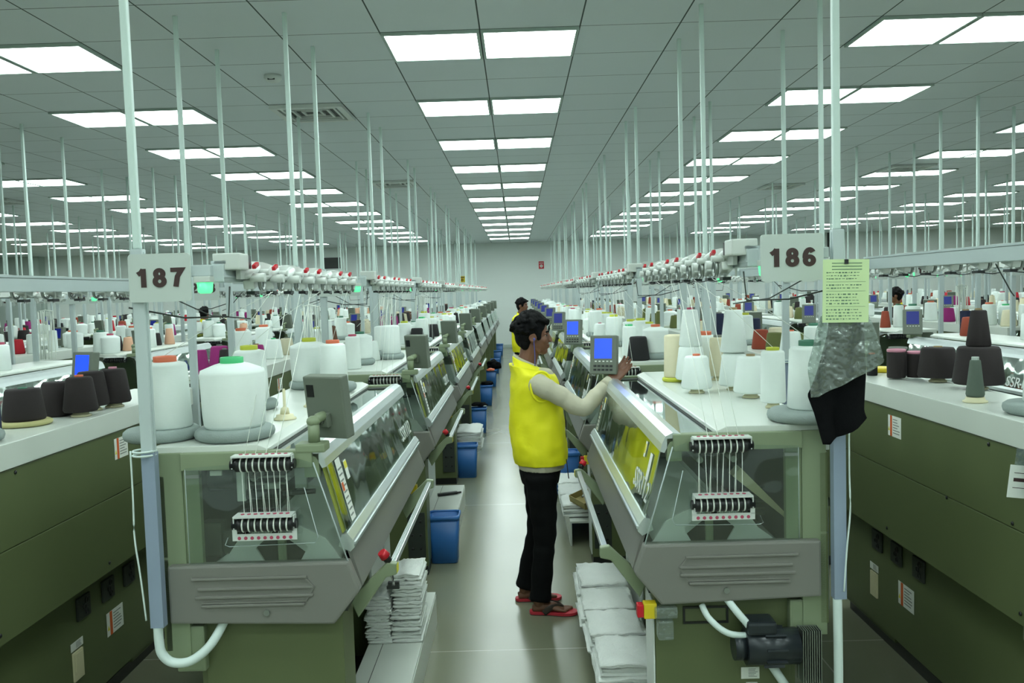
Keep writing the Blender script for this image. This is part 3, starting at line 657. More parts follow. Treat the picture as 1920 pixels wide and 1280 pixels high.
def smooth(pts, n=6):
    P = [Vector(p) for p in pts]; out = []
    for i in range(len(P)-1):
        p0, p1, p2, p3 = P[max(i-1, 0)], P[i], P[i+1], P[min(i+2, len(P)-1)]
        for j in range(n):
            t = j/n; out.append(0.5*((2*p1)+(-p0+p2)*t+(2*p0-5*p1+4*p2-p3)*t*t+(-p0+3*p1-3*p2+p3)*t**3))
    out.append(P[-1]); return out
M['beigebox'] = mat('pale_grey_plastic_box', (196, 202, 196), 0.5)

FAR_SKIP = {'bed_end_plate', 'frame_beam', 'pedestal_door', 'skid', 'socket_panel', 'isolator_switch', 'lower_beam', 'window_gasket', 'embossed_ribs', 'screw', 'inner_housing', 'carriage_rails', 'corner_block',
            'wire_guide', 'thread_rings', 'red_dots', 'connector', 'sensor', 'feed_wheel', 'stop_base', 'stop_button', 'yellow_plate', 'bar_bracket', 'guard_bar', 'hose', 'keys',
            'carriage', 'needle_bed', 'end_frame', 'instruction_sheet', 'print', 'orange_patch', 'yellow_patch', 'recessed_back_panel'}
PR = {}
PR['E', 1] = make_machine('E', True); PR['W', 1] = make_machine('W', True)
PR['E', 0] = make_machine('E', False); PR['W', 0] = make_machine('W', False)
index_kids()
SP = 2.63
ROWS = []     # name, back x, kind, near y, machine label words, sign numbers
def rowname(i, side): return ('%s aisle row' % side) if i == 1 else '%s row %s' % (ORD[i-1], side)
for i in range(1, 9):
    m = (i-1)//2 if i % 2 else (i-2)//2
    if i % 2: xl, kl, xr, kr = -1.235-3.0*m, 'E', 1.055+2.97*m, 'W'
    else: xl, kl, xr, kr = -1.86-3.0*m, 'W', 1.70+2.97*m, 'E'
    ROWS.append((rowname(i, 'left'), xl, kl, 2.82, ('L', i))); ROWS.append((rowname(i, 'right'), xr, kr, 2.80 if kr == 'E' else 2.91, ('R', i)))
NUM = {('L', 1): 187, ('R', 1): 186, ('L', 2): 220, ('L', 3): 221, ('L', 4): 254, ('R', 2): 153, ('R', 3): 152, ('R', 4): 119, ('R', 5): 118, ('L', 5): 255, ('R', 6): 85, ('L', 6): 288, ('R', 7): 84, ('L', 7): 289, ('L', 8): 322, ('R', 8): 51}
used = set(); MACH = []
def wxf(kind, bx, y0, a, y): return (bx+a, y0+y) if kind == 'E' else (bx-a, y0+LM-y)
def numerals(txt, h, m, parent, loc):
    def arc(cx, cz, rx, rz, a0, a1): n = max(6, int(abs(a1-a0)/14)); return [(cx+rx*math.cos(math.radians(a0+(a1-a0)*q/n)), cz+rz*math.sin(math.radians(a0+(a1-a0)*q/n))) for q in range(n+1)]
    six = [arc(0, -0.19, 0.18, 0.21, 0, 360), arc(0.01, 0.0, 0.20, 0.41, 40, 190)]
    GL = {'0': [arc(0, 0, 0.19, 0.40, 0, 360)], '1': [[(-0.20, 0.20), (-0.04, 0.30), (0.06, 0.47)], [(0.06, 0.5), (0.06, -0.5)]],
          '2': [arc(0, 0.20, 0.19, 0.21, 170, -35)+[(-0.20, -0.38)], [(-0.28, -0.405), (0.27, -0.405)]],
          '3': [arc(0, 0.205, 0.17, 0.2, 160, -90), arc(0, -0.19, 0.19, 0.22, 90, -160)], '4': [[(0.10, -0.5), (0.10, 0.5)], [(0.06, 0.42), (-0.22, -0.18), (0.28, -0.18)]],
          '5': [[(0.23, 0.405), (-0.13, 0.405), (-0.18, 0.0)], arc(0, -0.15, 0.19, 0.25, 150, -150)], '6': six, '9': [[(-x_, -z_) for x_, z_ in st_] for st_ in six],
          '7': [[(-0.27, 0.405), (0.22, 0.405), (0.03, 0.05), (-0.06, -0.5)]], '8': [arc(0, 0.215, 0.16, 0.19, 0, 360), arc(0, -0.19, 0.195, 0.215, 0, 360)]}
    b = MB(); tw = 0.118
    for i_, ch in enumerate(txt):
        ox = (i_-(len(txt)-1)/2)*0.77
        for si_, st_ in enumerate(GL[ch]):
            closed = st_[0] == st_[-1] or math.dist(st_[0], st_[-1]) < 1e-6; n = len(st_); A, B = [], []
            for q in range(n):
                p0 = st_[q-1] if q else (st_[-2] if closed else st_[0]); p1 = st_[q+1] if q < n-1 else (st_[1] if closed else st_[-1]); c_ = st_[q]
                d0 = Vector((c_[0]-p0[0], c_[1]-p0[1])); d1 = Vector((p1[0]-c_[0], p1[1]-c_[1]))
                if d0.length < 1e-6: d0 = d1
                if d1.length < 1e-6: d1 = d0
                d0.normalize(); d1.normalize(); nn = Vector((-(d0.y+d1.y), d0.x+d1.x)).normalized(); k_ = tw/max(0.5, nn.dot(Vector((-d0.y, d0.x))))
                A.append((c_[0]+nn.x*k_, c_[1]+nn.y*k_)); B.append((c_[0]-nn.x*k_, c_[1]-nn.y*k_))
            t = bmesh.new()
            V = [[t.verts.new(((p_[0]+ox)*h, y_, p_[1]*h)) for p_ in L_] for L_ in (A, B) for y_ in (-0.0006-0.0006*si_, 0.0006)]
            for q in range(n-1):
                for a_, c_ in ((0, 2), (2, 3), (3, 1), (1, 0)): t.faces.new((V[a_][q], V[a_][q+1], V[c_][q+1], V[c_][q]))
            if not closed: t.faces.new((V[0][0], V[2][0], V[3][0], V[1][0])); t.faces.new((V[0][-1], V[1][-1], V[3][-1], V[2][-1]))
            bmesh.ops.recalc_face_normals(t, faces=t.faces[:]); b.add(t)
    o = b.build('numerals', m, parent); o.location = loc; o.scale = (1.18, 1, 0.97); return o
def number_sign(num, x0, x1, y, z0, z1, lab):
    r = empty('number_sign', ((x0+x1)/2, y, (z0+z1)/2)); tag(r, lab, 'sign', 'white machine number plates')
    W_, H_ = x1-x0, z1-z0
    b = MB(); t = bmesh.new(); rr = 0.012; pts = []
    for cx, cz, a0 in ((W_/2-rr, H_/2-rr, 0), (-W_/2+rr, H_/2-rr, 90), (-W_/2+rr, -H_/2+rr, 180), (W_/2-rr, -H_/2+rr, 270)):
        for q in range(5): a = math.radians(a0+q*22.5); pts.append((cx+rr*math.cos(a), cz+rr*math.sin(a)))
    b.prism(pts, 'y', -0.003, 0.003); b.build('plate', M['sign'], r)
    numerals(str(num), 0.062, M['ink'], r, (0.0, -0.004, 0.0))
    return r
npole = 0
pole_proto = MB().box(-0.0125, 0.0125, -0.011, 0.011, 2.03, CEIL+0.012, 0.005).build('conduit_pole', M['pole'])
pole_used = False
for name, bx, kind, ny, key in ROWS:
    for k in range(9):
        y0 = ny+SP*k; i = key[1]
        # keep the ones the photograph can see
        if abs(bx)-0.7 > 0.66*(y0+LM): continue
        hero = 1 if (i <= 2 and k <= 1) else 0
        p = PR[kind, hero]
        if (kind, hero) not in used: o = p; used.add((kind, hero))
        else: o = copy_tree(p, None, FAR_SKIP if (i > 2 or k > 3) else ({'take_down_motor', 'cooling_fins'} if k else ()))
        o.location = (bx, y0, 0) if kind == 'E' else (bx, y0+LM, 0); o.rotation_euler = (0, 0, 0 if kind == 'E' else PI)
        tag(o, 'flat knitting machine with grey covers, %s machine in the %s' % (ORD[k], name), 'knitting machine', 'flat knitting machines in rows')
        MACH.append((name, bx, kind, y0, key, k))
        py = y0-0.075; z = (1.856, 2.012)
        if not (i == 2 and k == 0):
            n_ = NUM[key]-2*k
            sx0, sx1 = (bx-0.022, bx+0.180) if kind == 'E' else (bx-0.235, bx-0.03)
            if key == ('R', 1): py, sx0, sx1 = y0-0.085, 0.812, 1.020; z = (1.862, 2.018)
            if k <= 3 and (i <= 3): lab = 'white plate with number %d hanging at the %s machine, %s' % (n_, ORD[k], name)
            else: lab = 'small far white number plate at the %s machine, %s' % (ORD[k], name)
            if i <= 6: number_sign(n_, sx0, sx1, py, z[0], z[1], lab)
        # poles to the ceiling
        for q, yy in enumerate((y0-0.05, y0+1.93)):
            if not pole_used: pl = pole_proto; pole_used = True
            else: pl = pole_proto.copy(); COL.objects.link(pl)
            pl.location = (bx if kind == 'E' else bx+0.022, yy, 0)
            tag(pl, 'pale ceiling pole over the %s post of the %s machine, %s' % (('near', 'far')[q], ORD[k], name), 'pole', 'pale poles between machines and ceiling')

# ------------------------------------------------------------------ yarn
TZ = 1.3655
CONES = []   # (dist, builder)
def cone_mesh_key(shape): return shape
SHAPES = {   # yarn profile (r,z) and tube (r,z0,z1) top cap
 'drum':   ([(0.098, 0.0), (0.104, 0.012), (0.108, 0.05), (0.112, 0.19), (0.108, 0.203), (0.060, 0.222), (0.044, 0.226)], (0.040, 0.220, 0.247)),
 'tall':   ([(0.073, 0.0), (0.079, 0.006), (0.070, 0.21), (0.064, 0.219), (0.045, 0.224)], (0.038, 0.218, 0.243)),
 'slim':   ([(0.046, 0.0), (0.050, 0.006), (0.046, 0.20), (0.042, 0.207), (0.028, 0.21)], (0.026, 0.205, 0.222)),
 'cone':   ([(0.066, 0.0), (0.072, 0.010), (0.054, 0.142), (0.048, 0.150), (0.026, 0.152)], (0.018, 0.150, 0.160)),
 'bigcone':([(0.105, 0.0), (0.113, 0.012), (0.092, 0.165), (0.084, 0.176), (0.03, 0.178)], (0.025, 0.176, 0.184)),
 'narrow': ([(0.050, 0.0), (0.054, 0.008), (0.034, 0.165), (0.030, 0.170), (0.018, 0.171)], (0.015, 0.168, 0.180)),
 'spool':  ([(0.022, 0.0), (0.024, 0.004), (0.024, 0.095), (0.022, 0.10)], (0.014, 0.098, 0.106)),
 'needle': ([(0.030, 0.0), (0.033, 0.010), (0.019, 0.135), (0.017, 0.140)], (0.013, 0.138, 0.152)),
 'brick':  ([(0.036, 0.0), (0.038, 0.006), (0.038, 0.104), (0.036, 0.11)], (0.038, 0.11, 0.122)),
}
NAMES = dict(drum='drum', tall='cylinder', slim='slim cylinder', cone='cone', bigcone='broad cone', narrow='narrow cone', spool='spool', needle='slender cone', brick='short cylinder')
_mc = {}
def add_cone(x, y, z, shape, col, cap, lab, group, s=1.0, top=True):
    key = (shape, col)
    if key not in _mc:
        b = MB(); b.lathe(SHAPES[shape][0], n=36 if y < 6 else 20); t = b.build('yarn_cone', Y[col]); _mc[key] = t.data; bpy.data.objects.remove(t)
    o = bpy.data.objects.new('yarn_cone', _mc[key]); COL.objects.link(o); o.location = (x, y, z); o.scale = (s, s, s); o.rotation_euler = (0, 0, random.uniform(0, 6))
    tag(o, lab, 'yarn cone', group)
    if cap:
        k2 = (shape, cap)
        if k2 not in _mc:
            r, z0, z1 = SHAPES[shape][1]; b = MB(); b.lathe([(r*0.96, z0), (r, z0+0.003), (r, z1-0.002), (r*0.96, z1), (r*0.8, z1), (r*0.78, z1-0.012)], n=24); t = b.build('tube_end', M[cap]); _mc[k2] = t.data; bpy.data.objects.remove(t)
        c = bpy.data.objects.new('tube_end', _mc[k2]); COL.objects.link(c); c.parent = o
    return o
def disc(x, y, z, r, lab, m='foam', h=0.042):
    key = ('disc', m, round(r, 3), h)
    if key not in _mc:
        b = MB(); b.lathe([(r*0.86, 0), (r*0.97, h*0.2), (r, h*0.5), (r*0.98, h*0.8), (r*0.9, h), (0.02, h)], n=32); t = b.build('cushion_disc', M[m]); _mc[key] = t.data; bpy.data.objects.remove(t)
    o = bpy.data.objects.new('cushion_disc', _mc[key]); COL.objects.link(o); o.location = (x, y, z); tag(o, lab, 'disc', 'round pads under yarn cones'); return o
def stand(x, y, z, lab, r=0.036, peg=0.0, m='cream'):
    o = empty('cone_stand', (x, y, z)); tag(o, lab, 'cone stand', 'cream cone stands on the tables')
    key = ('stand', r, m)
    if key not in _mc:
        b = MB(); b.lathe([(r, 0), (r, 0.006), (r*0.8, 0.010), (r*0.75, 0.02), (r*0.5, 0.022)], n=24); t = b.build('foot', M[m]); _mc[key] = t.data; bpy.data.objects.remove(t)
    c = bpy.data.objects.new('foot', _mc[key]); COL.objects.link(c); c.parent = o
    if peg:
        k2 = ('peg', peg)
        if k2 not in _mc:
            b = MB(); b.lathe([(0.020, 0.02), (0.016, 0.045), (0.008, 0.05), (0.006, 0.055), (0.006, peg), (0.003, peg+0.005)], n=14); t = b.build('peg', M[m]); _mc[k2] = t.data; bpy.data.objects.remove(t)
        c = bpy.data.objects.new('peg', _mc[k2]); COL.objects.link(c); c.parent = o
    return o
random.seed(11)
D = 0.042; ST = 0.022
G1 = 'yarn cones on the near left table'; G2 = 'yarn cones on the near right table'; G3 = 'yarn cones on the far left table'; G4 = 'yarn cones on the far right table'
disc(-1.015, 2.975, TZ, 0.138, 'grey round pad under the large white drum with green top')
disc(-1.285, 3.0, TZ, 0.132, 'grey round pad half behind the post of plate 187')
add_cone(-1.015, 2.975, TZ+D, 'drum', 'white', 'gcap', 'large white yarn drum with green top at front of left machine', G1, 1.0)
add_cone(-1.262, 3.0, TZ+D, 'tall', 'white', 'orange', 'white yarn cylinder with orange top beside the post of plate 187', G1, 1.05)
add_cone(-1.13, 3.38, TZ+0.0, 'tall', 'teal', None, 'pale teal yarn cone hidden between the two big white ones', G1, 0.72)
# further on the 187 table
for q in [(-1.20, 3.75, 'tall', 'white', 'ycap', 'white yarn cylinder with yellow-green top behind the orange-topped one', 1.0),
          (-1.13, 4.55, 'drum', 'white', 'ycap', 'big white yarn drum with yellow top behind the second post', 0.93),
          (-0.965, 4.38, 'tall', 'white', 'orange', 'white yarn cylinder with orange top at far end of near left table', 0.92)]:
    disc(q[0], q[1], TZ, 0.115, 'grey pad under the '+' '.join(q[5].split()[:7])+' on machine 187')
    add_cone(q[0], q[1], TZ+D, q[2], q[3], q[4], q[5], G1, q[6])
stand(-0.955, 3.40, TZ, 'empty cream cone stand with peg, nearest on the near left table', 0.045, 0.12)
stand(-0.93, 3.78, TZ, 'empty cream cone stand with peg beside the monitor, second on left table', 0.045, 0.12)
stand(-0.885, 4.02, TZ, 'empty cream cone stand with peg, third on the near left table', 0.045, 0.10)
stand(-0.85, 3.62, TZ, 'low cream cone stand near the front edge of the left table', 0.045, 0.0)
# right near machine 186
disc(1.02, 3.0, TZ, 0.138, 'grey round pad beside the black garment on the near right table')
add_cone(1.035, 3.01, TZ+D, 'tall', 'white', 'dgcap', 'tall white yarn cylinder beside the hanging plastic bag', G2, 1.0)
stand(1.0, 3.33, TZ, 'small cream stand under the yellow-topped tall white cylinder', 0.03)
for x, y, sh, col, cap, lab, s, st, z in [
    (1.0, 3.33, 'slim', 'white', 'ycap', 'slim white yarn cylinder with yellow top next to grey pad', 0.98, 0, ST),
    (0.81, 3.86, 'cone', 'white', 'orange', 'white yarn cone with small orange top near the table front edge', 0.98, 1, ST),
    (1.0, 3.65, 'cone', 'white', 'tan', 'white yarn cone on cream stand right of the orange-topped one', 1.04, 1, ST),
    (1.0, 3.93, 'cone', 'white', 'tan', 'lower white cone of the stacked pair with tan ring', 1.0, 1, ST),
    (1.0, 3.93, 'narrow', 'white', 'tan', 'upper white cone of the stacked pair with tan ring', 1.15, 0, ST+0.155),
    (0.865, 4.25, 'cone', 'white', None, 'lower white cone stacked under the maroon-topped one', 1.1, 1, ST),
    (0.865, 4.25, 'narrow', 'white', 'mcap', 'upper white cone with maroon top on the stacked pair', 1.08, 0, ST+0.165),
    (1.03, 4.36, 'slim', 'cream', 'ecap', 'cream slim yarn cylinder with grey top behind the white cones', 0.95, 1, ST),
    (0.54, 4.50, 'slim', 'cream', None, 'cream yarn cylinder on a yellow pad at the table corner', 1.05, 0, 0.022),
    (1.0, 4.55, 'tall', 'white', 'orange', 'white yarn cylinder with orange top in front of the middle posts', 1.0, 0, 0)]:
    if col == 'cream' and sh == 'slim' and cap is None: x, y = 0.80, 4.36; disc(x, y, TZ, 0.062, 'yellow round pad under the cream yarn cylinder', 'ycap', 0.022)
    if st: stand(x, y, TZ, 'cream stand under the '+' '.join(lab.split()[:12]), 0.036)
    if 'wide white yarn drum' in lab: x, y = 1.0, 3.62
    add_cone(x, y, TZ+z, sh, col, cap, lab, G2, s)
# far-left table (second row left), dark yarns
disc(-2.045, 3.45, TZ, 0.105, 'tan round pad under the nearest dark brown cone, left edge', 'beigepad' if 'beigepad' in M else 'cream', 0.022)
disc(-2.02, 3.02, TZ, 0.135, 'grey round pad at the left edge of the photo')
for x, y, sh, col, cap, lab, s, z in [
    (-2.045, 3.45, 'bigcone', 'dark', 'dgcap', 'broad dark brown cone on a tan pad near the left edge', 0.73, 0.022),
    (-2.06, 3.72, 'cone', 'dark', None, 'dark brown cone half behind the broad one, left edge', 1.0, 0.0),
    (-1.98, 3.88, 'cone', 'dark', None, 'dark brown cone behind the orange-topped dark one', 1.05, ST),
    (-1.93, 3.68, 'cone', 'dark', 'orange', 'dark brown cone with orange top on a small stand', 1.0, ST),
    (-1.925, 3.98, 'cone', 'dark', 'pink', 'dark brown cone next to the post of plate 187', 1.05, ST),
    (-2.03, 3.22, 'spool', 'navy', 'orange', 'narrow navy spool with orange ends at the left edge', 1.15, 0.0)]:
    if z == ST: stand(x, y, TZ, 'stand under the '+lab.replace('dark brown ', 'dark '), 0.042)
    add_cone(x, y, TZ+z, sh, col, cap, lab, G3, s)
# far-right table (second row right)
disc(1.86, 2.99, TZ, 0.135, 'grey round pad at the right edge under the white cylinder')
stand(1.79, 3.32, TZ, 'cream stand under the sage green slender cone', 0.045)
stand(2.02, 3.72, TZ, 'cream stand under the broadest dark brown cone, right side', 0.04)
stand(1.99, 4.02, TZ, 'cream stand under the dark brown cone behind the broadest', 0.04)
disc(1.93, 4.52, TZ, 0.07, 'yellow ring pad beside the dark brown short cylinders', 'yellow', 0.025)
for x, y, sh, col, cap, lab, s, z in [
    (1.87, 2.99, 'tall', 'white', 'orange', 'white yarn cylinder with orange top at the right edge', 1.0, D),
    (1.79, 3.32, 'needle', 'sage', 'sign', 'sage green slender cone with white tip on a cream stand', 1.03, ST),
    (2.02, 3.72, 'bigcone', 'dark', None, 'broadest dark brown cone at the right, lower of a stack', 0.93, ST),
    (2.02, 3.72, 'narrow', 'dark', 'tan', 'narrow dark brown cone standing on top of the broadest one', 0.93, ST+0.165),
    (1.99, 4.02, 'bigcone', 'dark', 'tan', 'dark brown cone directly behind the stacked dark pair', 0.8, ST),
    (1.86, 4.17, 'brick', 'dark', 'pink', 'dark brown short cylinder with pink rim, left one', 1.15, 0.008),
    (1.95, 4.16, 'brick', 'dark', 'pink', 'dark brown short cylinder with pink rim, middle one', 1.05, 0.008),
    (1.935, 4.32, 'brick', 'dark', 'ecap', 'dark short cylinder with grey rim behind the pink-rimmed ones', 1.2, 0.0),
    (1.82, 4.36, 'spool', 'black', 'orange', 'black spool with orange tip beside the plastic bag', 1.1, 0.0)]:
    add_cone(x, y, TZ+z, sh, col, cap, lab, G4, s)
# generic tables
CAPS = ['orange', 'ycap', 'gcap', 'dgcap', 'orange', 'ycap', 'mcap', None]
CAPN = {'orange': 'orange-topped ', 'ycap': 'yellow-topped ', 'gcap': 'green-topped ', 'dgcap': 'dark-green-topped ', 'mcap': 'maroon-topped ', None: '', 'pink': 'pink-topped ', 'ecap': 'grey-topped ', 'tan': 'tan-topped '}
def palette(key, k, rnd):
    s, i = key
    if i == 1: return 'white' if rnd.random() < (0.93 if s == 'R' else 0.84) else rnd.choice(['cream', 'blue', 'black'])
    if s == 'L' and i == 2: return rnd.choice(['white', 'white', 'dark', 'dark', 'magenta', 'brown', 'beige'])
    if s == 'L' and i == 3: return rnd.choice(['white', 'white', 'dark', 'black', 'white', 'peach'])
    if s == 'R' and i in (2, 3): return rnd.choice(['white', 'white', 'white', 'cream', 'beige', 'olive', 'navy', 'rust'])
    return rnd.choice(['white']*6+['red', 'magenta', 'black', 'dark', 'cream', 'rust'])
rest = []
slots_all = []
for name, bx, kind, y0, key, k in MACH:
    i = key[1]
    if k == 0 and i <= 2: continue
    rnd = random.Random(i*100+k*7+(1 if key[0] == 'L' else 2))
    loc = []
    nx = [(0.12, 0.22), (0.25, 0.15), (0.11, 0.55), (0.26, 0.52), (0.12, 0.92), (0.26, 1.0), (0.13, 1.40), (0.25, 1.55), (0.14, 1.82)]
    pick = nx if i <= 2 else [p for p in nx if rnd.random() < 0.72]
    for a, yy in pick:
        if kind == 'W': yy = LM-yy
        if i <= 1 and rnd.random() < 0.12: continue
        col = palette(key, k, rnd)
        if col == 'white': sh = rnd.choice(['tall', 'tall', 'drum', 'slim', 'cone']) if key[0] == 'L' else rnd.choice(['tall', 'cone', 'slim', 'tall', 'drum'])
        elif col in ('cream', 'beige', 'peach', 'magenta', 'brown', 'rust', 'olive', 'red'): sh = rnd.choice(['cone', 'narrow', 'cone'])
        elif col in ('blue', 'navy'): sh = rnd.choice(['slim', 'spool'])
        else: sh = rnd.choice(['cone', 'narrow', 'cone', 'bigcone'])
        if sh in ('drum', 'bigcone'): sc = 0.78
        elif sh == 'tall': sc = rnd.uniform(0.85, 1.0)
        else: sc = rnd.uniform(0.9, 1.1)
        x, y = wxf(kind, bx, y0, a, yy)
        cap = rnd.choice(CAPS) if col == 'white' else rnd.choice([None, 'tan', 'ecap', None])
        loc.append((math.hypot(x, y), x, y, sh, col, cap, sc, rnd.random()))
    loc.sort()
    for n_, q in enumerate(loc): slots_all.append((q[0]*(1 if abs(q[1]) < 0.62*q[2] else 3), q, name, key, k, n_, i))
slots_all.sort(key=lambda t: t[0])
budget = 300-34
merged = MB(); merged_cols = []
for idx, (d, q, name, key, k, n_, i) in enumerate(slots_all):
    _, x, y, sh, col, cap, sc, rr = q
    ztop = TZ
    if idx < budget:
        z = TZ
        if i <= 2 and k <= 2 and sh in ('tall', 'drum') and rr < 0.7:
            disc(x, y, TZ, 0.10, 'grey pad under %s yarn holder on %s machine, %s' % (ORD[n_], ORD[k], name)); z += D
        lab = '%s%s yarn %s, %s from the front on %s machine, %s' % (CAPN[cap], col if col != 'pinkish' else 'pink', NAMES[sh], ORD[n_] if n_ else 'first', ORD[k], name)
        add_cone(x, y, z, sh, col, cap, lab, 'yarn cones on the tables further back', sc)
    elif abs(x)/y < 0.7:
        rest.append((x, y, TZ, sh, col, sc))
# remaining distant cones as one object
cols = sorted({r_[4] for r_ in rest})
if rest:
    me = bpy.data.meshes.new('distant_yarn_cones'); bm = bmesh.new()
    for x, y, z, sh, col, sc in rest:
        pr = SHAPES[sh][0]; n = 12; rings = [[bm.verts.new((x+r*sc*math.cos(2*PI*j/n), y+r*sc*math.sin(2*PI*j/n), z+zz*sc)) for j in range(n)] for r, zz in pr]
        mi = cols.index(col)
        for A, B in zip(rings, rings[1:]):
            for j in range(n): f = bm.faces.new((A[j], A[(j+1) % n], B[(j+1) % n], B[j])); f.smooth = True; f.material_index = mi
        f = bm.faces.new(rings[-1]); f.material_index = mi; f = bm.faces.new(rings[0][::-1]); f.material_index = mi
    bm.to_mesh(me); bm.free()
    for c in cols: me.materials.append(Y[c])
    o = bpy.data.objects.new('distant_yarn_cones', me); COL.objects.link(o)
    tag(o, 'many small distant yarn cones on the furthest machine tables', 'yarn cones', kind='stuff')

# yarn strands from table cones to the rail and to the tension rollers
def strand(pts, lab, grp, r=0.0012):
    o = MB().tube(pts, r, 4).build('yarn_strand', M['thread']); tag(o, lab, 'yarn', grp)
rnd = random.Random(3)
for name, bx, kind, y0, key, k in MACH:
    i = key[1]
    if not (i == 1 and k <= 2): continue
    g = 'white yarns running from the %s machine table to its rail, %s' % (ORD[k], name)
    yn = y0-0.03
    for n_ in range(4):
        a = 0.31+0.035*n_; x, _ = wxf(kind, bx, y0, a, 0)
        xt, yt = wxf(kind, bx, y0, 0.33, 0); yt = y0+0.35+0.18*n_
        strand([(x, yn, 1.335), ((x+xt)/2, (yn+yt)/2, 1.6), (xt, yt, 1.87)], '%s white yarn slanting up from the rollers of the %s machine, %s' % (['first', 'second', 'third', 'fourth'][n_], ORD[k], name), g)
    for n_ in range(4):
        if k == 0:
            x, yy, zz = [(-1.015, 2.975, 1.655), (-1.262, 3.0, 1.665), (-1.20, 3.75, 1.65), (-0.965, 4.38, 1.63)][n_] if kind == 'E' else [(1.035, 3.01, 1.655), (1.0, 3.33, 1.605), (0.81, 3.86, 1.55), (0.865, 4.25, 1.75)][n_]
            xt, _ = wxf(kind, bx, y0, 0.33, 0)
            strand([(x, yy, zz), ((x+xt)/2, yy+0.06, (zz+1.88)/2+0.01), (xt, yy+0.14, 1.88)], '%s white yarn rising from a cone to the rail, %s machine, %s' % (ORD[n_], ORD[k], name), g)
            continue
        a = 0.13+rnd.uniform(-0.02, 0.1); yy = y0+0.3+0.42*n_; x, _ = wxf(kind, bx, y0, a, 0); xt, _ = wxf(kind, bx, y0, 0.33, 0)
        strand([(x, yy, TZ+0.28), ((x+xt)/2+0.01*(1 if kind == 'E' else -1), yy+0.05, 1.75), (xt, yy+0.12, 1.88)], '%s white yarn rising from a cone to the rail, %s machine, %s' % (ORD[n_], ORD[k], name), g)
# hanks of loose yarn hanging on the posts
def hank(x, y, z0, z1, lab, w_=0.11):
    b = MB(); rn = random.Random(int(y*10))
    for q in range(12):
        xx = x-w_/2+w_*q/11; b.tube([(xx+rn.uniform(-.006, .006), y+rn.uniform(-.01, .01), z1+rn.uniform(-.01, .01)), (xx+rn.uniform(-.008, .008), y+rn.uniform(-.012, .012), (z0+z1)/2), (xx+rn.uniform(-.014, .014), y+rn.uniform(-.012, .012), z0)], 0.0042, 5)
    b.tube([(x-w_/2, y, z1), (x, y, z1+0.012), (x+w_/2, y, z1)], 0.004, 6); b.tube([(x, y, z1), (x, y, 1.936)], 0.002, 5)
    tag(b.build('yarn_hank', M['thread']), lab, 'yarn hank', 'white yarn hanks hanging from posts')
hank(-1.17, 4.75, 1.40, 1.80, 'nearest white yarn hank in the left row, by the second plate')
hank(-1.15, 7.38, 1.40, 1.82, 'second white yarn hank back in the left aisle row')
hank(-1.15, 10.01, 1.42, 1.82, 'third and smallest white yarn hank in the left aisle row')
hank(-4.13, 7.38, 1.38, 1.80, 'off-white yarn hank hanging on the far left behind the dark cones', 0.13)
hank(3.86, 7.38, 1.45, 1.78, 'white yarn hank hanging at the far right edge', 0.09)

# ------------------------------------------------------------------ aisle furniture
def bench(x0, x1, y0, y1, lab):
    r = empty('bench', ((x0+x1)/2, (y0+y1)/2, 0)); tag(r, lab, 'bench', 'low white benches along the aisle')
    w_, l_ = x1-x0, y1-y0
    b = MB(); b.box(-w_/2, w_/2*0.98, -l_/2, l_/2, 0.165, 0.18, 0.002); b.build('top_board', M['white'], r)
    b = MB(); b.box(-w_/2, -w_/2+0.012, -l_/2, l_/2, 0, 0.165); b.build('side_board', M['white'], r)
    b = MB(); b.box(w_/2-0.012, w_/2, -l_/2, l_/2, 0, 0.165); b.build('side_board', M['white'], r)
    g = -w_/2+0.07 if x0 < 0 else w_/2-0.07
    b = MB(); b.box(g-0.0015, g+0.0015, -l_/2+.001, l_/2-.001, 0.1795, 0.1808); b.build('groove', M['black'], r)
for k in range(8):
    if k: bench(-0.765, -0.505, 3.36+SP*k, 4.665+SP*k, 'low white bench by the %s machine of the left aisle row' % ORD[k])
    else: bench(-0.765, -0.505, 3.36, 4.665, 'low white bench with white cloth piles, nearest on the left')
    bench(0.335, 0.565, 3.40+SP*k, 4.76+SP*k, 'low white bench by the %s machine of the right aisle row' % ORD[k])
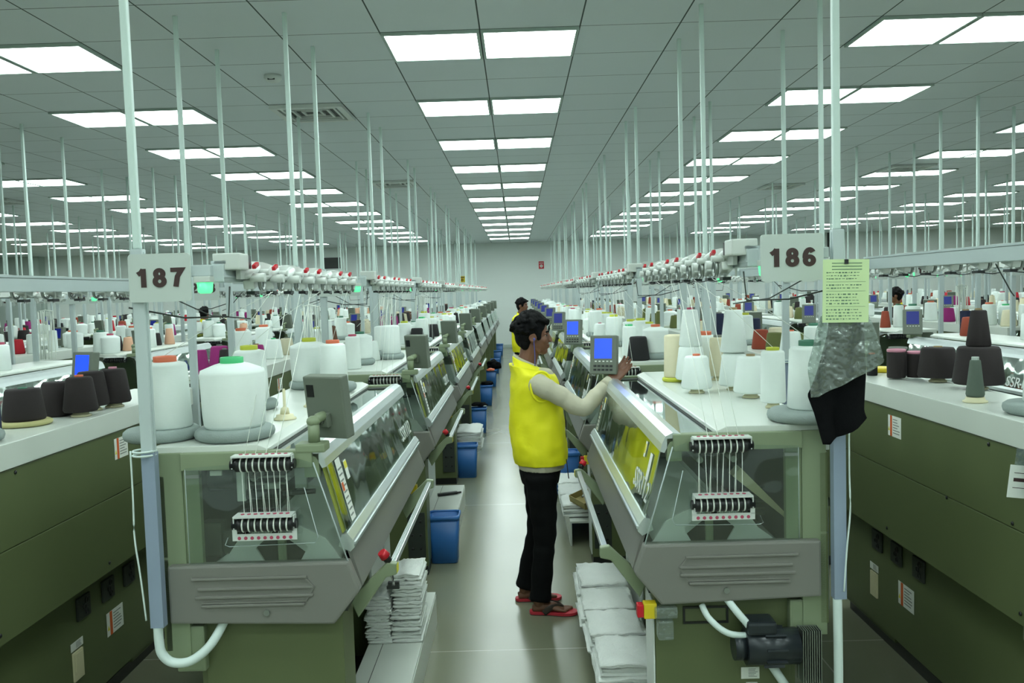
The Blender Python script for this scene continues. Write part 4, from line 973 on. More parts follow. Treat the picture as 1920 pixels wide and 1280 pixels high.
def bin_(x, y, lab, s=1.0, full=False):
    r = empty('waste_bin', (x, y, 0)); tag(r, lab, 'bin', 'blue plastic bins beside the machines')
    b = MB(); t = bmesh.new(); rings = []
    for rx, ry, z in ((0.082, 0.065, 0.0), (0.090, 0.072, 0.004), (0.104, 0.088, 0.325), (0.101, 0.085, 0.325), (0.086, 0.068, 0.01)):
        ring = []
        for cx, cy, a0 in ((rx-0.02, ry-0.02, 0), (-rx+0.02, ry-0.02, 90), (-rx+0.02, -ry+0.02, 180), (rx-0.02, -ry+0.02, 270)):
            for q in range(4): a = math.radians(a0+q*30); ring.append(t.verts.new(((cx+0.02*math.cos(a))*s, (cy+0.02*math.sin(a))*s, z*s)))
        rings.append(ring)
    for A, B in zip(rings, rings[1:]):
        for j in range(16): f = t.faces.new((A[j], A[(j+1) % 16], B[(j+1) % 16], B[j])); f.smooth = True
    t.faces.new(rings[0][::-1]); t.faces.new(rings[-1]); bmesh.ops.recalc_face_normals(t, faces=t.faces[:]); b.add(t); b.build('body', M['bin'], r)
    b = MB(); t = bmesh.new(); rings = []
    for rx, ry, z in ((0.104, 0.088, 0.305), (0.112, 0.096, 0.307), (0.113, 0.097, 0.33), (0.102, 0.086, 0.335), (0.100, 0.084, 0.325)):
        ring = []
        for cx, cy, a0 in ((rx-0.025, ry-0.025, 0), (-rx+0.025, ry-0.025, 90), (-rx+0.025, -ry+0.025, 180), (rx-0.025, -ry+0.025, 270)):
            for q in range(4): a = math.radians(a0+q*30); ring.append(t.verts.new(((cx+0.025*math.cos(a))*s, (cy+0.025*math.sin(a))*s, z*s)))
        rings.append(ring)
    for A, B in zip(rings, rings[1:]+rings[:1]):
        for j in range(16): f = t.faces.new((A[j], A[(j+1) % 16], B[(j+1) % 16], B[j])); f.smooth = True
    bmesh.ops.recalc_face_normals(t, faces=t.faces[:]); b.add(t); b.build('rim', M['bin'], r)
for k in range(8): bin_(-0.552, 5.78+2.66*k, 'blue plastic waste bin, %s from the camera along the left row' % ORD[k])
bin_(0.40, 7.66, 'blue plastic bin behind the man beside the right row', 1.15)
bin_(0.42, 10.4, 'blue plastic bin further back beside the right row', 1.05)
# folded cloth
def folded(x0, x1, y0, y1, z0, h, lab, grp, seed=0):
    rn = random.Random(seed); o = None; t = bmesh.new(); nx, ny = 14, 14; layers = 3
    b = MB()
    for l in range(layers):
        za, zb = z0+h*l/layers, z0+h*(l+1)/layers; ox, oy = rn.uniform(-.008, .008), rn.uniform(-.006, .006); t = bmesh.new(); bmesh.ops.create_cube(t, size=1)
        bmesh.ops.subdivide_edges(t, edges=t.edges[:], cuts=13, use_grid_fill=True)
        for v in t.verts:
            px, py_, pz = v.co; rx = abs(px)*2; ry = abs(py_)*2; rnd_ = (max(0, rx-0.7)/0.3)**2*0.8+(max(0, ry-0.75)/0.25)**2*0.5
            zz = (za+zb)/2+pz*(zb-za)*(1.06-0.80*min(1, rnd_))
            n3 = noise.noise(Vector((px*3+seed, py_*3, l+pz)))*0.018+noise.noise(Vector((px*9, py_*7+seed, l)))*0.010
            v.co = Vector(((x0+x1)/2+ox+px*(x1-x0)*(1+n3*2), (y0+y1)/2+oy+py_*(y1-y0)*(1+n3*2), zz+n3*(0.6 if l else 0.2)))
        for f in t.faces: f.smooth = True
        b.add(t)
    o = b.build('folded_cloth', M['cloth']); tag(o, lab, 'folded cloth', grp)
g = 'white folded knit panels on the right bench'
for n_, (ya, yb, xa, xb, hh) in enumerate([(4.41, 4.78, 0.275, 0.55, 0.11), (4.09, 4.40, 0.27, 0.55, 0.10), (3.76, 4.08, 0.28, 0.56, 0.11), (3.42, 3.75, 0.29, 0.57, 0.12)]):
    w2 = ['furthest', 'second furthest', 'third furthest', 'nearest'][n_]
    folded(xa, xb, ya, yb, 0.181, hh*0.5, 'white folded knit cloth at the bottom of the %s pile, right bench' % w2, g, n_)
    folded(xa+0.015, xb-0.01, ya+0.01, yb-0.01, 0.181+hh*0.5, hh*0.45, 'white folded knit cloth on top of the %s pile, right bench' % w2, g, n_+10)
g = 'white folded knit panels on the left bench'
for l in range(5): folded(-0.775, -0.655, 3.97, 4.20, 0.181+0.046*l, 0.044, 'white folded cloth, %s up in the lower left pile on the bench' % ['first', 'second', 'third', 'fourth', 'fifth'][l], g, 20+l)
for l in range(6): folded(-0.65+0.006*(l % 2), -0.505, 3.98, 4.24, 0.181+0.056*l, 0.053, 'white folded cloth, %s up in the taller pile on the left bench' % ['first', 'second', 'third', 'fourth', 'fifth', 'sixth'][l], g, 30+l)
g = 'white folded knit panels on benches further back'
for l in range(4): folded(-0.68, -0.42, 8.75, 9.3, 0.185+0.055*l, 0.052, 'white folded cloth behind the second blue bin, %s up in the pile' % ['first', 'second', 'third', 'fourth'][l], g, 40+l)
for l in range(3): folded(0.29, 0.53, 6.12+0.33*l, 6.5+0.33*l, 0.185+0.01*l, 0.09, 'white folded cloth on the second right bench, %s piece' % ['nearest', 'middle', 'far'][l], g, 50+l)
for l in range(2): folded(0.30, 0.53, 8.7+0.4*l, 9.05+0.4*l, 0.185, 0.1, 'white folded cloth on the third right bench, %s piece' % ['near', 'far'][l], g, 60+l)
# cardboard tray of tools, black handset, black jackets
r = empty('cardboard_tray', (0.46, 6.12, 0.30), 0.5); tag(r, 'small brown cardboard tray with tools on the white cloth by bench', 'tray')
b = MB(); b.box(-0.075, 0.075, -0.10, 0.10, 0, 0.005); b.box(-0.075, -0.07, -0.10, 0.10, 0, 0.05); b.box(0.07, 0.075, -0.10, 0.10, 0, 0.05); b.box(-0.075, 0.075, -0.10, -0.095, 0, 0.05); b.box(-0.075, 0.075, 0.095, 0.10, 0, 0.05); b.build('tray', M['card'], r)
r.rotation_euler = (0.12, -0.25, 0.5)
b = MB(); b.tube([(0.43, 6.08, 0.345), (0.46, 6.12, 0.37), (0.50, 6.18, 0.35)], 0.008, 6); b.tube([(0.46, 6.06, 0.345), (0.47, 6.14, 0.365), (0.45, 6.2, 0.35)], 0.007, 6); tag(b.build('hand_tool', M['steel']), 'dark metal pliers lying in the brown cardboard tray', 'tool')
r = empty('handset', (-0.625, 6.93, 0.181), -1.15); tag(r, 'black brush-like handset lying on the second left bench', 'handset')
MB().box(-0.018, 0.018, -0.085, 0.085, 0.001, 0.024, 0.006).build('casing', M['black'], r); MB().box(-0.008, 0.008, 0.085, 0.12, 0.004, 0.018, 0.003).build('tip', M['black'], r)
def bag_pile(x, y, z, s, m, lab, cat, seed):
    t = bmesh.new(); bmesh.ops.create_icosphere(t, subdivisions=4, radius=1)
    for v in t.verts:
        n3 = noise.noise(v.co*1.7+Vector((seed, 0, 0)))*0.35+noise.noise(v.co*5+Vector((0, seed, 0)))*0.08; v.co *= (1+n3); v.co = Vector((x+v.co.x*s[0], y+v.co.y*s[1], max(z, z+s[2]*0.7+v.co.z*s[2])))
    for f in t.faces: f.smooth = True
    b = MB(); b.add(t); o = b.build(cat.replace(' ', '_'), M[m]); tag(o, lab, cat); return o
bag_pile(-0.50, 16.55, 0.34, (0.14, 0.16, 0.10), 'blackcloth', 'black jacket heaped on a far blue bin of the left row', 'jacket', 1)
bag_pile(-0.55, 11.2, 0.34, (0.10, 0.10, 0.03), 'blackcloth', 'black cloth lying over the third blue bin on the left', 'cloth', 2)
bag_pile(-0.54, 13.8, 0.34, (0.11, 0.10, 0.03), 'blackcloth', 'black cloth lying over the fourth blue bin on the left', 'cloth', 3)
bag_pile(-0.55, 16.1, 0.34, (0.07, 0.06, 0.03), 'orange', 'orange cloth on a far blue bin of the left row', 'cloth', 4)

# ------------------------------------------------------------------ note, bag and garment on the post of plate 186
def patch(poly_rows, depthf, m, name, thick, lab, cat, yb):
    """rows: list of (z, x0, x1); draped sheet hanging near plane y=yb with folds"""
    t = bmesh.new(); nx = 26; rows = []
    Z0 = [r_[0] for r_ in poly_rows]; N_ = 44
    for i in range(N_+1):
        z = Z0[0]+(Z0[-1]-Z0[0])*i/N_
        for j in range(len(poly_rows)-1):
            if (poly_rows[j][0] >= z >= poly_rows[j+1][0]): break
        f = (poly_rows[j][0]-z)/(poly_rows[j][0]-poly_rows[j+1][0]+1e-9)
        x0 = poly_rows[j][1]*(1-f)+poly_rows[j+1][1]*f; x1 = poly_rows[j][2]*(1-f)+poly_rows[j+1][2]*f
        rows.append([t.verts.new((x0+(x1-x0)*q/nx, yb+depthf(x0+(x1-x0)*q/nx, z, q/nx), z)) for q in range(nx+1)])
    for A, B in zip(rows, rows[1:]):
        for q in range(nx): f = t.faces.new((A[q], A[q+1], B[q+1], B[q])); f.smooth = True
    b = MB(); b.add(t); o = b.build(name, m); md = o.modifiers.new('s', 'SOLIDIFY'); md.thickness = thick; tag(o, lab, cat); return o
def folds(amp, fx, seed): return lambda x, z, q: amp*math.sin(x*fx+seed+3*noise.noise(Vector((x*6, z*5, seed))))+amp*0.7*noise.noise(Vector((x*14, z*10, seed)))-amp
YG = 2.78
patch([(1.76, 1.02, 1.115), (1.66, 1.0, 1.12), (1.575, 0.973, 1.125), (1.489, 0.945, 1.125), (1.43, 0.965, 1.125), (1.402, 0.972, 1.137), (1.372, 0.98, 1.095), (1.325, 0.992, 1.006)], folds(0.012, 60, 2), M['blackcloth'], 'garment', 0.01, 'black knitted garment hanging out of the plastic bag by plate 186', 'garment', YG)
patch([(1.775, 0.99, 1.12), (1.70, 0.958, 1.15), (1.62, 0.937, 1.172), (1.593, 0.931, 1.178), (1.565, 0.93, 1.14), (1.53, 0.934, 1.06), (1.485, 0.938, 0.965)], folds(0.009, 45, 7), M['bag'], 'plastic_bag', 0.0015, 'crumpled clear plastic bag around the black garment by plate 186', 'bag', YG-0.045)
r = empty('paper_note', (1.043, YG-0.085, 1.825)); r.rotation_euler = (0, 0.02, 0.0); tag(r, 'pale green handwritten paper note pinned beside plate 186', 'paper note')
MB().box(-0.073, 0.073, -0.0008, 0.0008, -0.10, 0.10).build('sheet', M['note'], r)
b = MB(); rn = random.Random(9)
for i_ in range(19):
    z = 0.088-0.0098*i_
    if i_ in (0, 1, 2): b.box(-0.045, 0.05, -0.0016, -0.0009, z-0.0012, z+0.0012); continue
    if rn.random() < 0.25: b.box(-0.062, 0.062, -0.0016, -0.0009, z-0.0004, z+0.0004); continue
    x = -0.062
    while x < 0.03+rn.random()*0.03:
        wl = rn.uniform(0.003, 0.010); hh = rn.uniform(0.0008, 0.0028); b.box(x, x+wl, -0.0016, -0.0009, z-hh, z+hh*0.6); x += wl+rn.uniform(0.002, 0.006)
b.build('handwriting', M['pencil'], r)
MB().box(-0.006, 0.006, -0.004, 0.0, 0.085, 0.1).build('clip', M['black'], r)
# recycling mark on the bag
b = MB()
for q in range(3):
    a = math.radians(90+120*q); p1 = Vector((math.cos(a), 0, math.sin(a)))*0.014; a2 = a+math.radians(120); p2 = Vector((math.cos(a2), 0, math.sin(a2)))*0.014
    b.tube([Vector((0.975, YG-0.075, 1.60))+p1*0.95, Vector((0.975, YG-0.075, 1.60))+p2*0.8], 0.0011, 5)
rm = b.build('recycling_mark', M['inkgrey'], bpy.data.objects['plastic_bag'])
# document in plastic sleeve at right edge
r = empty('document_sleeve', (1.665, 2.80, 1.17)); tag(r, 'printed sheet in a clear sleeve hanging at the right edge', 'document')
MB().box(-0.03, 0.07, -0.001, 0.001, -0.005, 0.11).build('sleeve', M['bag'], r)
MB().box(-0.045, 0.06, -0.003, -0.001, -0.055, 0.055).build('sheet', M['paper'], r)
b = MB(); b.box(-0.03, 0.06, -0.004, -0.003, 0.0, 0.012); b.box(-0.03, 0.06, -0.004, -0.003, -0.022, -0.020); b.box(-0.03, 0.06, -0.004, -0.003, 0.028, 0.030); b.build('print', M['ink'], r)
r.rotation_euler = (0, 0.12, 0)
# clip hanging from the guard bar on the left
b = MB(); b.tube([(-0.478, 2.99, 0.86), (-0.476, 2.985, 0.83)], 0.002, 5); b.box(-0.50, -0.455, 2.98, 2.995, 0.800, 0.812); b.box(-0.495, -0.480, 2.98, 2.995, 0.812, 0.826); b.box(-0.470, -0.455, 2.98, 2.995, 0.812, 0.826); b.build('hanging_clip', M['black']); tag(bpy.data.objects['hanging_clip'], 'small black clip hanging under the near left emergency stop', 'clip')

# ------------------------------------------------------------------ people
def remesh(o, vox, sm=4):
    md = o.modifiers.new('r', 'REMESH'); md.mode = 'VOXEL'; md.voxel_size = vox; md.use_smooth_shade = True
    if sm: s = o.modifiers.new('s', 'SMOOTH'); s.iterations = sm; s.factor = 0.5
def finger(b, base, dirv, curl, L_, r, bendaxis):
    p = Vector(base); d = Vector(dirv).normalized(); pts = [p.copy()]; rr = [r]
    for i_, seg in enumerate((0.45, 0.32, 0.23)):
        d = Matrix.Rotation(curl*(0.6 if i_ == 0 else 1.0), 3, bendaxis) @ d; p = p+d*L_*seg; pts.append(p.copy()); rr.append(r*(0.95-0.1*i_))
    b.tube(smooth(pts, 3), [r*(1-0.22*q/9) for q in range(10)], 8); b.ell(pts[-1], (r*0.8,)*3, 8)
    return pts[-1]
def make_person(P, full=True, vox=0.006):
    """P: dict of joints in local coords (facing +x, right side -y)"""
    root = empty('person'); b = MB()
    hx, hy, hz = P['head']
    # skull, face
    b.ell((hx-0.012, hy, hz+0.03), (0.094, 0.074, 0.098), 24); b.ell((hx+0.022, hy, hz-0.025), (0.066, 0.060, 0.082), 20); b.ell((hx+0.050, hy, hz-0.084), (0.030, 0.030, 0.024), 14); b.tube([(hx-0.01, hy-0.045, hz-0.05), (hx+0.03, hy-0.035, hz-0.085), (hx+0.06, hy, hz-0.092), (hx+0.03, hy+0.035, hz-0.085), (hx-0.01, hy+0.045, hz-0.05)], 0.014, 8)
    b.ell((hx+0.02, hy, hz-0.065), (0.055, 0.052, 0.036), 14)
    b.tube([(hx+0.078, hy, hz+0.018), (hx+0.092, hy, hz-0.005), (hx+0.099, hy, hz-0.024)], [(0.008, 0.008), (0.010, 0.009), (0.014, 0.010)], 8); b.ell((hx+0.096, hy, hz-0.027), (0.012, 0.018, 0.010), 10)
    b.ell((hx+0.070, hy, hz+0.026), (0.020, 0.046, 0.010), 12); b.ell((hx+0.080, hy, hz-0.052), (0.013, 0.024, 0.0065), 12); b.ell((hx+0.077, hy, hz-0.064), (0.013, 0.022, 0.008), 12)
    for s in (-1, 1):
        b.ell((hx-0.004, hy+s*0.077, hz-0.010), (0.018, 0.008, 0.030), 12, Matrix.Rotation(0.25, 4, 'Y')); b.torus((hx-0.006, hy+s*0.082, hz-0.006), 0.019, 0.005, 'y', 14, 6)
        b.ell((hx+0.055, hy+s*0.042, hz-0.022), (0.022, 0.018, 0.02), 10); b.ell((hx+0.066, hy+s*0.032, hz+0.013), (0.012, 0.016, 0.006), 10); b.ell((hx+0.064, hy+s*0.032, hz-0.004), (0.011, 0.015, 0.005), 10)
    nk = Vector(P['neck'])
    b.tube([Vector((hx-0.018, hy, hz-0.03)), Vector((hx-0.028, hy, hz-0.10)), nk, nk+Vector((-0.005, 0, -0.06))], [0.056, 0.055, 0.058, 0.060], 16)
    cx, cy = P['chest'][:2]
    b.sect([(P['hip'][2]-0.02, P['hip'][0], P['hip'][1], 0.10, 0.15), (P['hip'][2]+0.12, P['hip'][0]+0.005, cy, 0.095, 0.135), (P['chest'][2]-0.10, cx, cy, 0.105, 0.15), (P['chest'][2]+0.06, cx, cy, 0.10, 0.16), (P['chest'][2]+0.085, cx-0.02, cy, 0.05, 0.09)], 20)
    for s, k in ((-1, 'r'), (1, 'l')):
        A, E, W_ = Vector(P['sh_'+k]), Vector(P['el_'+k]), Vector(P['wr_'+k])
        b.tube(smooth([A+Vector((0, -s*0.03, 0.01)), A, A.lerp(E, 0.5), E, E.lerp(W_, 0.5), W_], 4), [0.045-0.022*q/20 for q in range(21)], 12)
        h1, kn, an = Vector(P['hp_'+k]), Vector(P['kn_'+k]), Vector(P['an_'+k])
        b.tube(smooth([h1+Vector((0, 0, 0.03)), h1, kn, an], 5), [0.07, 0.075, 0.074, 0.07, 0.066, 0.062, 0.058, 0.054, 0.050, 0.048, 0.046, 0.045, 0.044, 0.040, 0.036, 0.034], 12)
        ft = Vector(P['toe_'+k]); d = (ft-an); d.z = 0; d.normalize(); sd = Vector((-d.y, d.x, 0))
        base = Vector((an.x, an.y, ft.z))
        b.tube([an+Vector((0, 0, 0.0)), Vector((an.x-0.012*d.x, an.y-0.012*d.y, ft.z+0.03))], [0.036, 0.032], 10)
        b.tube([base-d*0.045+Vector((0, 0, 0.006)), base+Vector((0, 0, 0.018)), base+d*0.07+Vector((0, 0, 0.022)), base+d*0.13+Vector((0, 0, 0.008))], [(0.026, 0.022), (0.030, 0.036), (0.038, 0.026), (0.044, 0.012)], 12)
        for q in range(5):
            off = sd*(-0.030+0.015*q)*(1 if k == 'r' else 1); ln = 0.175-0.008*abs(q-(4 if k == 'r' else 0))
            rr = 0.0125 if q == (4 if k == 'r' else 0) else 0.0088
            b.tube([base+d*0.12+off+Vector((0, 0, 0.008)), base+d*ln+off+Vector((0, 0, 0.004))], [rr, rr*0.9], 8); b.ell(base+d*ln+off+Vector((0, 0, 0.004)), (rr*0.9,)*3, 8)
        # hand
        hd = Vector(P['hd_'+k]).normalized(); pn = Vector(P['pn_'+k]).normalized(); sdh = hd.cross(pn).normalized()
        T = Matrix((hd, sdh, pn)).transposed().to_4x4(); T.translation = W_+hd*0.048
        b.ell((0, 0, 0), (0.052, 0.040, 0.016), 14, T) if False else b.box(-0.05, 0.045, -0.038, 0.038, -0.013, 0.013, 0.012, T)
        ths = P.get('ths_'+k, 1)
        cu = P.get('curl_'+k, 0.35)
        for q, (off, ln) in enumerate(((0.029, 0.072), (0.010, 0.080), (-0.010, 0.075), (-0.029, 0.058))):
            bs = W_+hd*0.088+sdh*off*ths; dr = hd+sdh*(off*ths*1.6); finger(b, bs, dr, cu*(1+0.15*q), ln, 0.0092, sdh)
        bs = W_+hd*0.03+sdh*0.034*ths; finger(b, bs, (hd*0.6+sdh*0.8*ths-pn*0.3), cu*0.6, 0.062, 0.0105, sdh)
    body = b.build('body', M['skin'], root); remesh(body, vox if not full else 0.0035, 2)
    # hair
    b = MB(); rn = random.Random(4)
    b.ell((hx-0.020, hy, hz+0.043), (0.098, 0.082, 0.096), 22); b.ell((hx-0.046, hy, hz-0.002), (0.064, 0.074, 0.070), 18)
    for q in range(170 if full else 50):
        a = rn.uniform(0, 2*PI); e = rn.uniform(-0.2, 1.0); ce = math.sqrt(max(0, 1-e*e)); p = Vector((math.cos(a)*ce, math.sin(a)*ce, e))
        if p.x > 0.35 and p.z < 0.48: continue
        if p.x > 0.0 and p.z < 0.05: continue
        c = Vector((hx-0.018+p.x*0.102, hy+p.y*0.088, hz+0.045+p.z*0.096)); b.ell(c, (0.024, 0.016, 0.010), 7, Matrix.Rotation(a+0.6, 4, 'Z') @ Matrix.Rotation(e, 4, 'Y'))
    for q in range(10): b.ell((hx+0.062+rn.uniform(-.01, .014), hy-0.055+0.012*q, hz+0.078+rn.uniform(-.008, .012)), (0.022, 0.012, 0.018), 8)
    for s in (-1, 1): b.ell((hx+0.028, hy+s*0.066, hz+0.012), (0.018, 0.011, 0.036), 10); b.ell((hx-0.052, hy+s*0.050, hz-0.035), (0.030, 0.020, 0.042), 12)
    h = b.build('hair', M['hair'], root); remesh(h, 0.005 if full else 0.01, 2)
    # eyes, brows, lips
    for s in (-1, 1):
        MB().ell((hx+0.0655, hy+s*0.031, hz+0.004), (0.0105, 0.0115, 0.0065), 12).build('eye', M['eyew'], root); MB().ell((hx+0.0725, hy+s*0.032, hz+0.004), (0.0048, 0.0078, 0.0058), 10).build('iris', M['black'], root)
        MB().tube([(hx+0.086, hy+s*0.014, hz+0.024), (hx+0.087, hy+s*0.032, hz+0.030), (hx+0.072, hy+s*0.052, hz+0.025)], 0.0042, 6).build('eyebrow', M['hair'], root)
    MB().ell((hx+0.083, hy, hz-0.058), (0.008, 0.021, 0.0075), 12).build('lips', M['lip'], root)
    # shirt: sleeves, collar, tail under the vest
    b = MB(); zc = P['chest'][2]
    for s, k in ((-1, 'r'), (1, 'l')):
        A, E, W_ = Vector(P['sh_'+k]), Vector(P['el_'+k]), Vector(P['wr_'+k]); n_ = 16
        path = smooth([A+Vector((0, -s*0.05, 0.0)), A+Vector((0, 0, -0.005)), A.lerp(E, 0.5), E, E.lerp(W_, 0.55), W_-(W_-E).normalized()*0.012], 5)
        rr = [(0.040 if q < 3 else 0.066)-0.028*(q/(len(path)-1))+0.0035*math.sin(q*2.1) for q in range(len(path))]; b.tube(path, rr, 14)
    b.sect([(zc-0.44+P.get('tail', 0), P['hip'][0]+0.01, cy, 0.136, 0.170), (zc-0.2, cx, cy, 0.12, 0.165), (zc+0.05, cx, cy, 0.115, 0.175), (zc+0.10, cx-0.015, cy, 0.10, 0.15)], 22)
    sh = b.build('shirt', M[P.get('shirt', 'shirt')], root); remesh(sh, 0.008, 3)
    E, W_ = Vector(P['el_r']), Vector(P['wr_r']); d = (W_-E).normalized()
    MB().cyl(W_-d*0.055, W_-d*0.006, 0.042, 18, 0.040).build('cuff', M[P.get('shirt', 'shirt')], root)
    # vest
    b = MB(); zh = P['vest_hem']
    secs = [(zh, P['hip'][0]+0.008, cy, 0.150, 0.178), (zh+0.03, P['hip'][0]+0.006, cy, 0.158, 0.182), (zh+0.12, cx+0.002, cy, 0.163, 0.185), (zh+0.25, cx-0.006, cy, 0.160, 0.185), (zh+0.36, cx-0.008, cy, 0.150, 0.187), (zc+0.02, cx-0.012, cy, 0.142, 0.200), (zc+0.080, cx-0.018, cy, 0.124, 0.194), (zc+0.125, nk.x+0.002, cy, 0.100, 0.140), (nk.z-0.010, nk.x+0.004, nk.y, 0.080, 0.088), (nk.z+0.034, nk.x-0.006, nk.y, 0.072, 0.074)]
    t = bmesh.new(); rings = []; n = 56
    for si in range(len(secs)-1):
        for q in range(6 if si < len(secs)-2 else 7):
            f = q/6; a_, c_ = secs[si], secs[si+1]; z, x_, y_, rx, ry = [a_[m_]*(1-f)+c_[m_]*f for m_ in range(5)]
            ring = []
            for j in range(n):
                a = 2*PI*j/n; wv = 1+0.06*noise.noise(Vector((math.cos(a)*2.2, math.sin(a)*2.2, z*9)))+0.035*noise.noise(Vector((math.cos(a)*6, math.sin(a)*6, z*22)))
                if si >= len(secs)-3: wv = 1
                ring.append(t.verts.new((x_+rx*wv*math.copysign(abs(math.cos(a))**0.9, math.cos(a)), y_+ry*wv*math.copysign(abs(math.sin(a))**0.9, math.sin(a)), z-(0.032*math.cos(a)+0.01)*max(0.0, min(1.0, (z-zc-0.06)/0.10)))))
            rings.append(ring)
    for A, B in zip(rings, rings[1:]):
        for j in range(n): f = t.faces.new((A[j], A[(j+1) % n], B[(j+1) % n], B[j])); f.smooth = True
    b.add(t); v = b.build('vest', M['vest'], root); md = v.modifiers.new('s', 'SOLIDIFY'); md.thickness = 0.004; md.offset = -1
    if full:
        b = MB(); t = bmesh.new(); rr_ = []
        for q, (zz, ra) in enumerate(((-0.03, 0.078), (0.03, 0.069), (0.040, 0.067), (0.038, 0.062), (-0.03, 0.066))): rr_.append([t.verts.new((nk.x-0.004+ra*math.cos(2*PI*j/28), nk.y+ra*math.sin(2*PI*j/28), nk.z+zz-0.034*math.cos(2*PI*j/28)-0.004)) for j in range(28)])
        for A, B in zip(rr_, rr_[1:]):
            for j in range(28): f = t.faces.new((A[j], A[(j+1) % 28], B[(j+1) % 28], B[j])); f.smooth = True
        b.add(t); b.build('shirt_collar', M['shirt'], root)
        b6 = MB(); A_ = Vector(P['sh_r'])+Vector((0.006, 0.010, -0.010)); rg = []
        for q in range(25): th = 2*PI*q/24; rg.append(A_+Vector((0.060*math.cos(th), -0.006+0.028*math.cos(th)+0.014*math.sin(th), 0.082*math.sin(th))))
        b6.tube(rg, 0.007, 8, up=(0, 1, 0)); b6.build('armhole_hem', M['vest'], v)
        b2 = MB(); b2.tube(smooth([(cx+0.158, cy-0.01, zh+0.01), (cx+0.160, cy-0.01, zh+0.25), (cx+0.13, cy-0.01, zc+0.02), (nk.x+0.085, cy-0.004, nk.z-0.05)], 8), 0.003, 6); b2.build('zip', M['dark'], v)
        b3 = MB(); b3.tube(smooth([(hx-0.0, hy-0.088, hz-0.012), (hx+0.0, hy-0.088, hz-0.04), (hx+0.003, hy-0.07, hz-0.10), (nk.x+0.05, nk.y-0.06, nk.z+0.0)], 6), 0.0022, 6); b3.ell((hx+0.002, hy-0.087, hz-0.012), (0.006, 0.006, 0.008), 8); b3.build('earphone_wire', M['bluewire'], root)
        b4 = MB(); b4.tube(smooth([(P['hip'][0]+0.15, cy-0.10, zh+0.03), (P['hip'][0]+0.155, cy-0.11, zh-0.03), (P['hip'][0]+0.16, cy-0.11, zh-0.08)], 4), 0.003, 6); b4.build('hanging_cord', M['black'], root)
    # trousers
    b = MB(); H_ = P['hip']
    b.sect([(H_[2]-0.10, H_[0], H_[1], 0.108, 0.165), (H_[2]-0.03, H_[0], H_[1], 0.122, 0.168), (H_[2]+0.05, H_[0]+0.002, H_[1], 0.118, 0.160), (H_[2]+0.10, H_[0]+0.004, H_[1], 0.112, 0.152)], 22)
    for k in ('r', 'l'):
        h1, kn, an = Vector(P['hp_'+k]), Vector(P['kn_'+k]), Vector(P['an_'+k])
        an = an-Vector((0, 0, 0.0)); path = smooth([h1+Vector((0, 0, 0.0)), h1.lerp(kn, 0.5), kn, kn.lerp(an, 0.5), an], 6)
        rr = [(0.098-0.036*min(1, q/14)+0.0035*math.sin(q*1.7)) if q < 15 else 0.062+0.003*math.sin(q*1.4) for q in range(len(path))]; b.tube(path, rr, 16, up=(0, 1, 0))
    tr = b.build('trousers', M['trousers'], root); remesh(tr, 0.009, 3)
    # sandals
    for k in ('r', 'l'):
        an, ft = Vector(P['an_'+k]), Vector(P['toe_'+k]); d = (ft-an); d.z = 0; d.normalize(); ang = math.atan2(d.y, d.x)
        sd_ = empty('sandal', (an.x, an.y, 0), ang) if False else None
        T = Matrix.Translation((an.x, an.y, 0)) @ Matrix.Rotation(ang, 4, 'Z')
        out = [(-0.065, 0.0), (-0.055, 0.026), (-0.02, 0.034), (0.05, 0.036), (0.12, 0.048), (0.17, 0.046), (0.20, 0.030), (0.215, 0.0)]
        pts = smooth([(x_, y_, 0) for x_, y_ in out]+[(x_, -y_, 0) for x_, y_ in out[-2:0:-1]]+[(-0.065, 0, 0)], 4)[:-1]
        b = MB(); b.prism([(p_.x, p_.y) for p_ in pts], 'z', 0.004, 0.020, 0.002); s1 = b.build('sandal_sole', M['sole'], root); s1.matrix_local = T
        b = MB(); b.prism([(p_.x*0.995, p_.y*0.99) for p_ in pts], 'z', 0.0, 0.005); s2 = b.build('outsole', M['strap'], s1)
        b = MB()
        for s in (-1, 1): b.tube(smooth([(0.02, s*0.042, 0.018), (0.055, s*0.040, 0.045), (0.095, s*0.020, 0.056), (0.125, 0.0+0.004*s, 0.040), (0.135, 0.006, 0.02)], 5), [(0.004, 0.018)]*8+[(0.004, 0.013)]*8+[(0.003, 0.006)]*5, 8, up=(0, 0, 1))
        b.build('strap', M['strap'], s1)
    return root
MANX, MANY = 0.0, 4.87
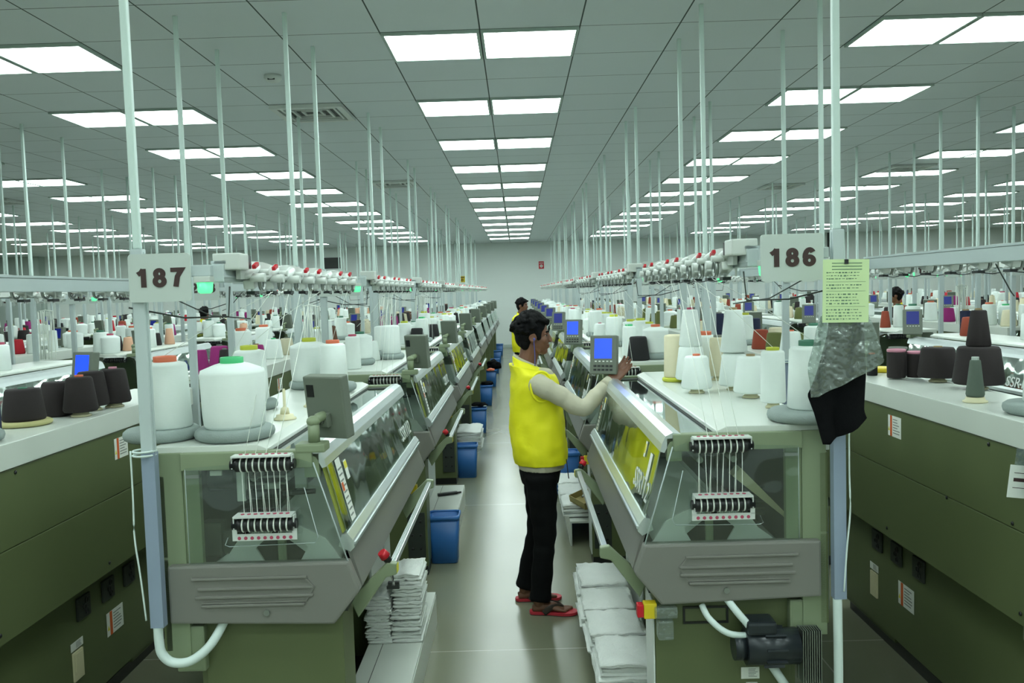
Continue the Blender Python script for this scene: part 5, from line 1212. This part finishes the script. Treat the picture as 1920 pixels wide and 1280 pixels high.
P = dict(head=(0.088, 0.0, 1.592), neck=(0.040, 0.0, 1.425), chest=(0.098, 0.0, 1.30), hip=(0.103, 0.0, 0.84), vest_hem=0.862, tail=-0.035,
         sh_r=(0.115, -0.190, 1.330), el_r=(0.345, -0.20, 1.195), wr_r=(0.520, -0.12, 1.335), hd_r=(0.66, 0.30, 0.62), pn_r=(-0.35, -0.85, 0.45), ths_r=-1, curl_r=0.22,
         sh_l=(0.095, 0.190, 1.330), el_l=(0.06, 0.235, 1.06), wr_l=(0.11, 0.235, 0.86), hd_l=(0.3, -0.1, -0.9), pn_l=(0, 1, 0), ths_l=1, curl_l=0.2,
         hp_r=(0.105, -0.085, 0.80), kn_r=(0.118, -0.095, 0.46), an_r=(0.082, -0.105, 0.082), toe_r=(0.28, -0.125, 0.022),
         hp_l=(0.10, 0.085, 0.80), kn_l=(0.085, 0.10, 0.46), an_l=(0.00, 0.11, 0.082), toe_l=(0.21, 0.12, 0.022))
man = make_person(P, True); man.location = (MANX, MANY, 0)
tag(man, 'person in yellow vest, black trousers and red sandals touching the machine screen', 'person')
P2 = dict(head=(0.03, 0.0, 1.592), neck=(0.005, 0.0, 1.435), chest=(0.0, 0.0, 1.30), hip=(0.0, 0.0, 0.84), vest_hem=0.80, tail=0.0,
         sh_r=(0.01, -0.190, 1.330), el_r=(0.06, -0.24, 1.08), wr_r=(0.26, -0.20, 1.05), hd_r=(1, 0.1, 0.1), pn_r=(0, 0, 1), ths_r=-1, curl_r=0.2,
         sh_l=(0.01, 0.190, 1.330), el_l=(0.06, 0.24, 1.08), wr_l=(0.26, 0.20, 1.05), hd_l=(1, -0.1, 0.1), pn_l=(0, 0, 1), ths_l=1, curl_l=0.2,
         hp_r=(0.0, -0.085, 0.80), kn_r=(0.01, -0.095, 0.46), an_r=(-0.02, -0.105, 0.082), toe_r=(0.18, -0.125, 0.022),
         hp_l=(0.0, 0.085, 0.80), kn_l=(0.01, 0.10, 0.46), an_l=(-0.02, 0.11, 0.082), toe_l=(0.18, 0.12, 0.022))
m2 = make_person(P2, False, 0.008); m2.location = (0.06, 14.6, 0); m2.rotation_euler = (0, 0, math.radians(-25)); m2.scale = (1, 1, 1.0)
tag(m2, 'person in yellow vest standing far down the aisle behind the man', 'person')
index_kids()
for x, y, rz, lab in ((-6.05, 16.3, 70, 'person with black hair and yellow collar behind the left rows'), (5.95, 13.3, 160, 'person with black hair and yellow vest behind the right rows')):
    c = copy_tree(m2); c.location = (x, y, 0); c.rotation_euler = (0, 0, math.radians(rz)); tag(c, lab, 'person')
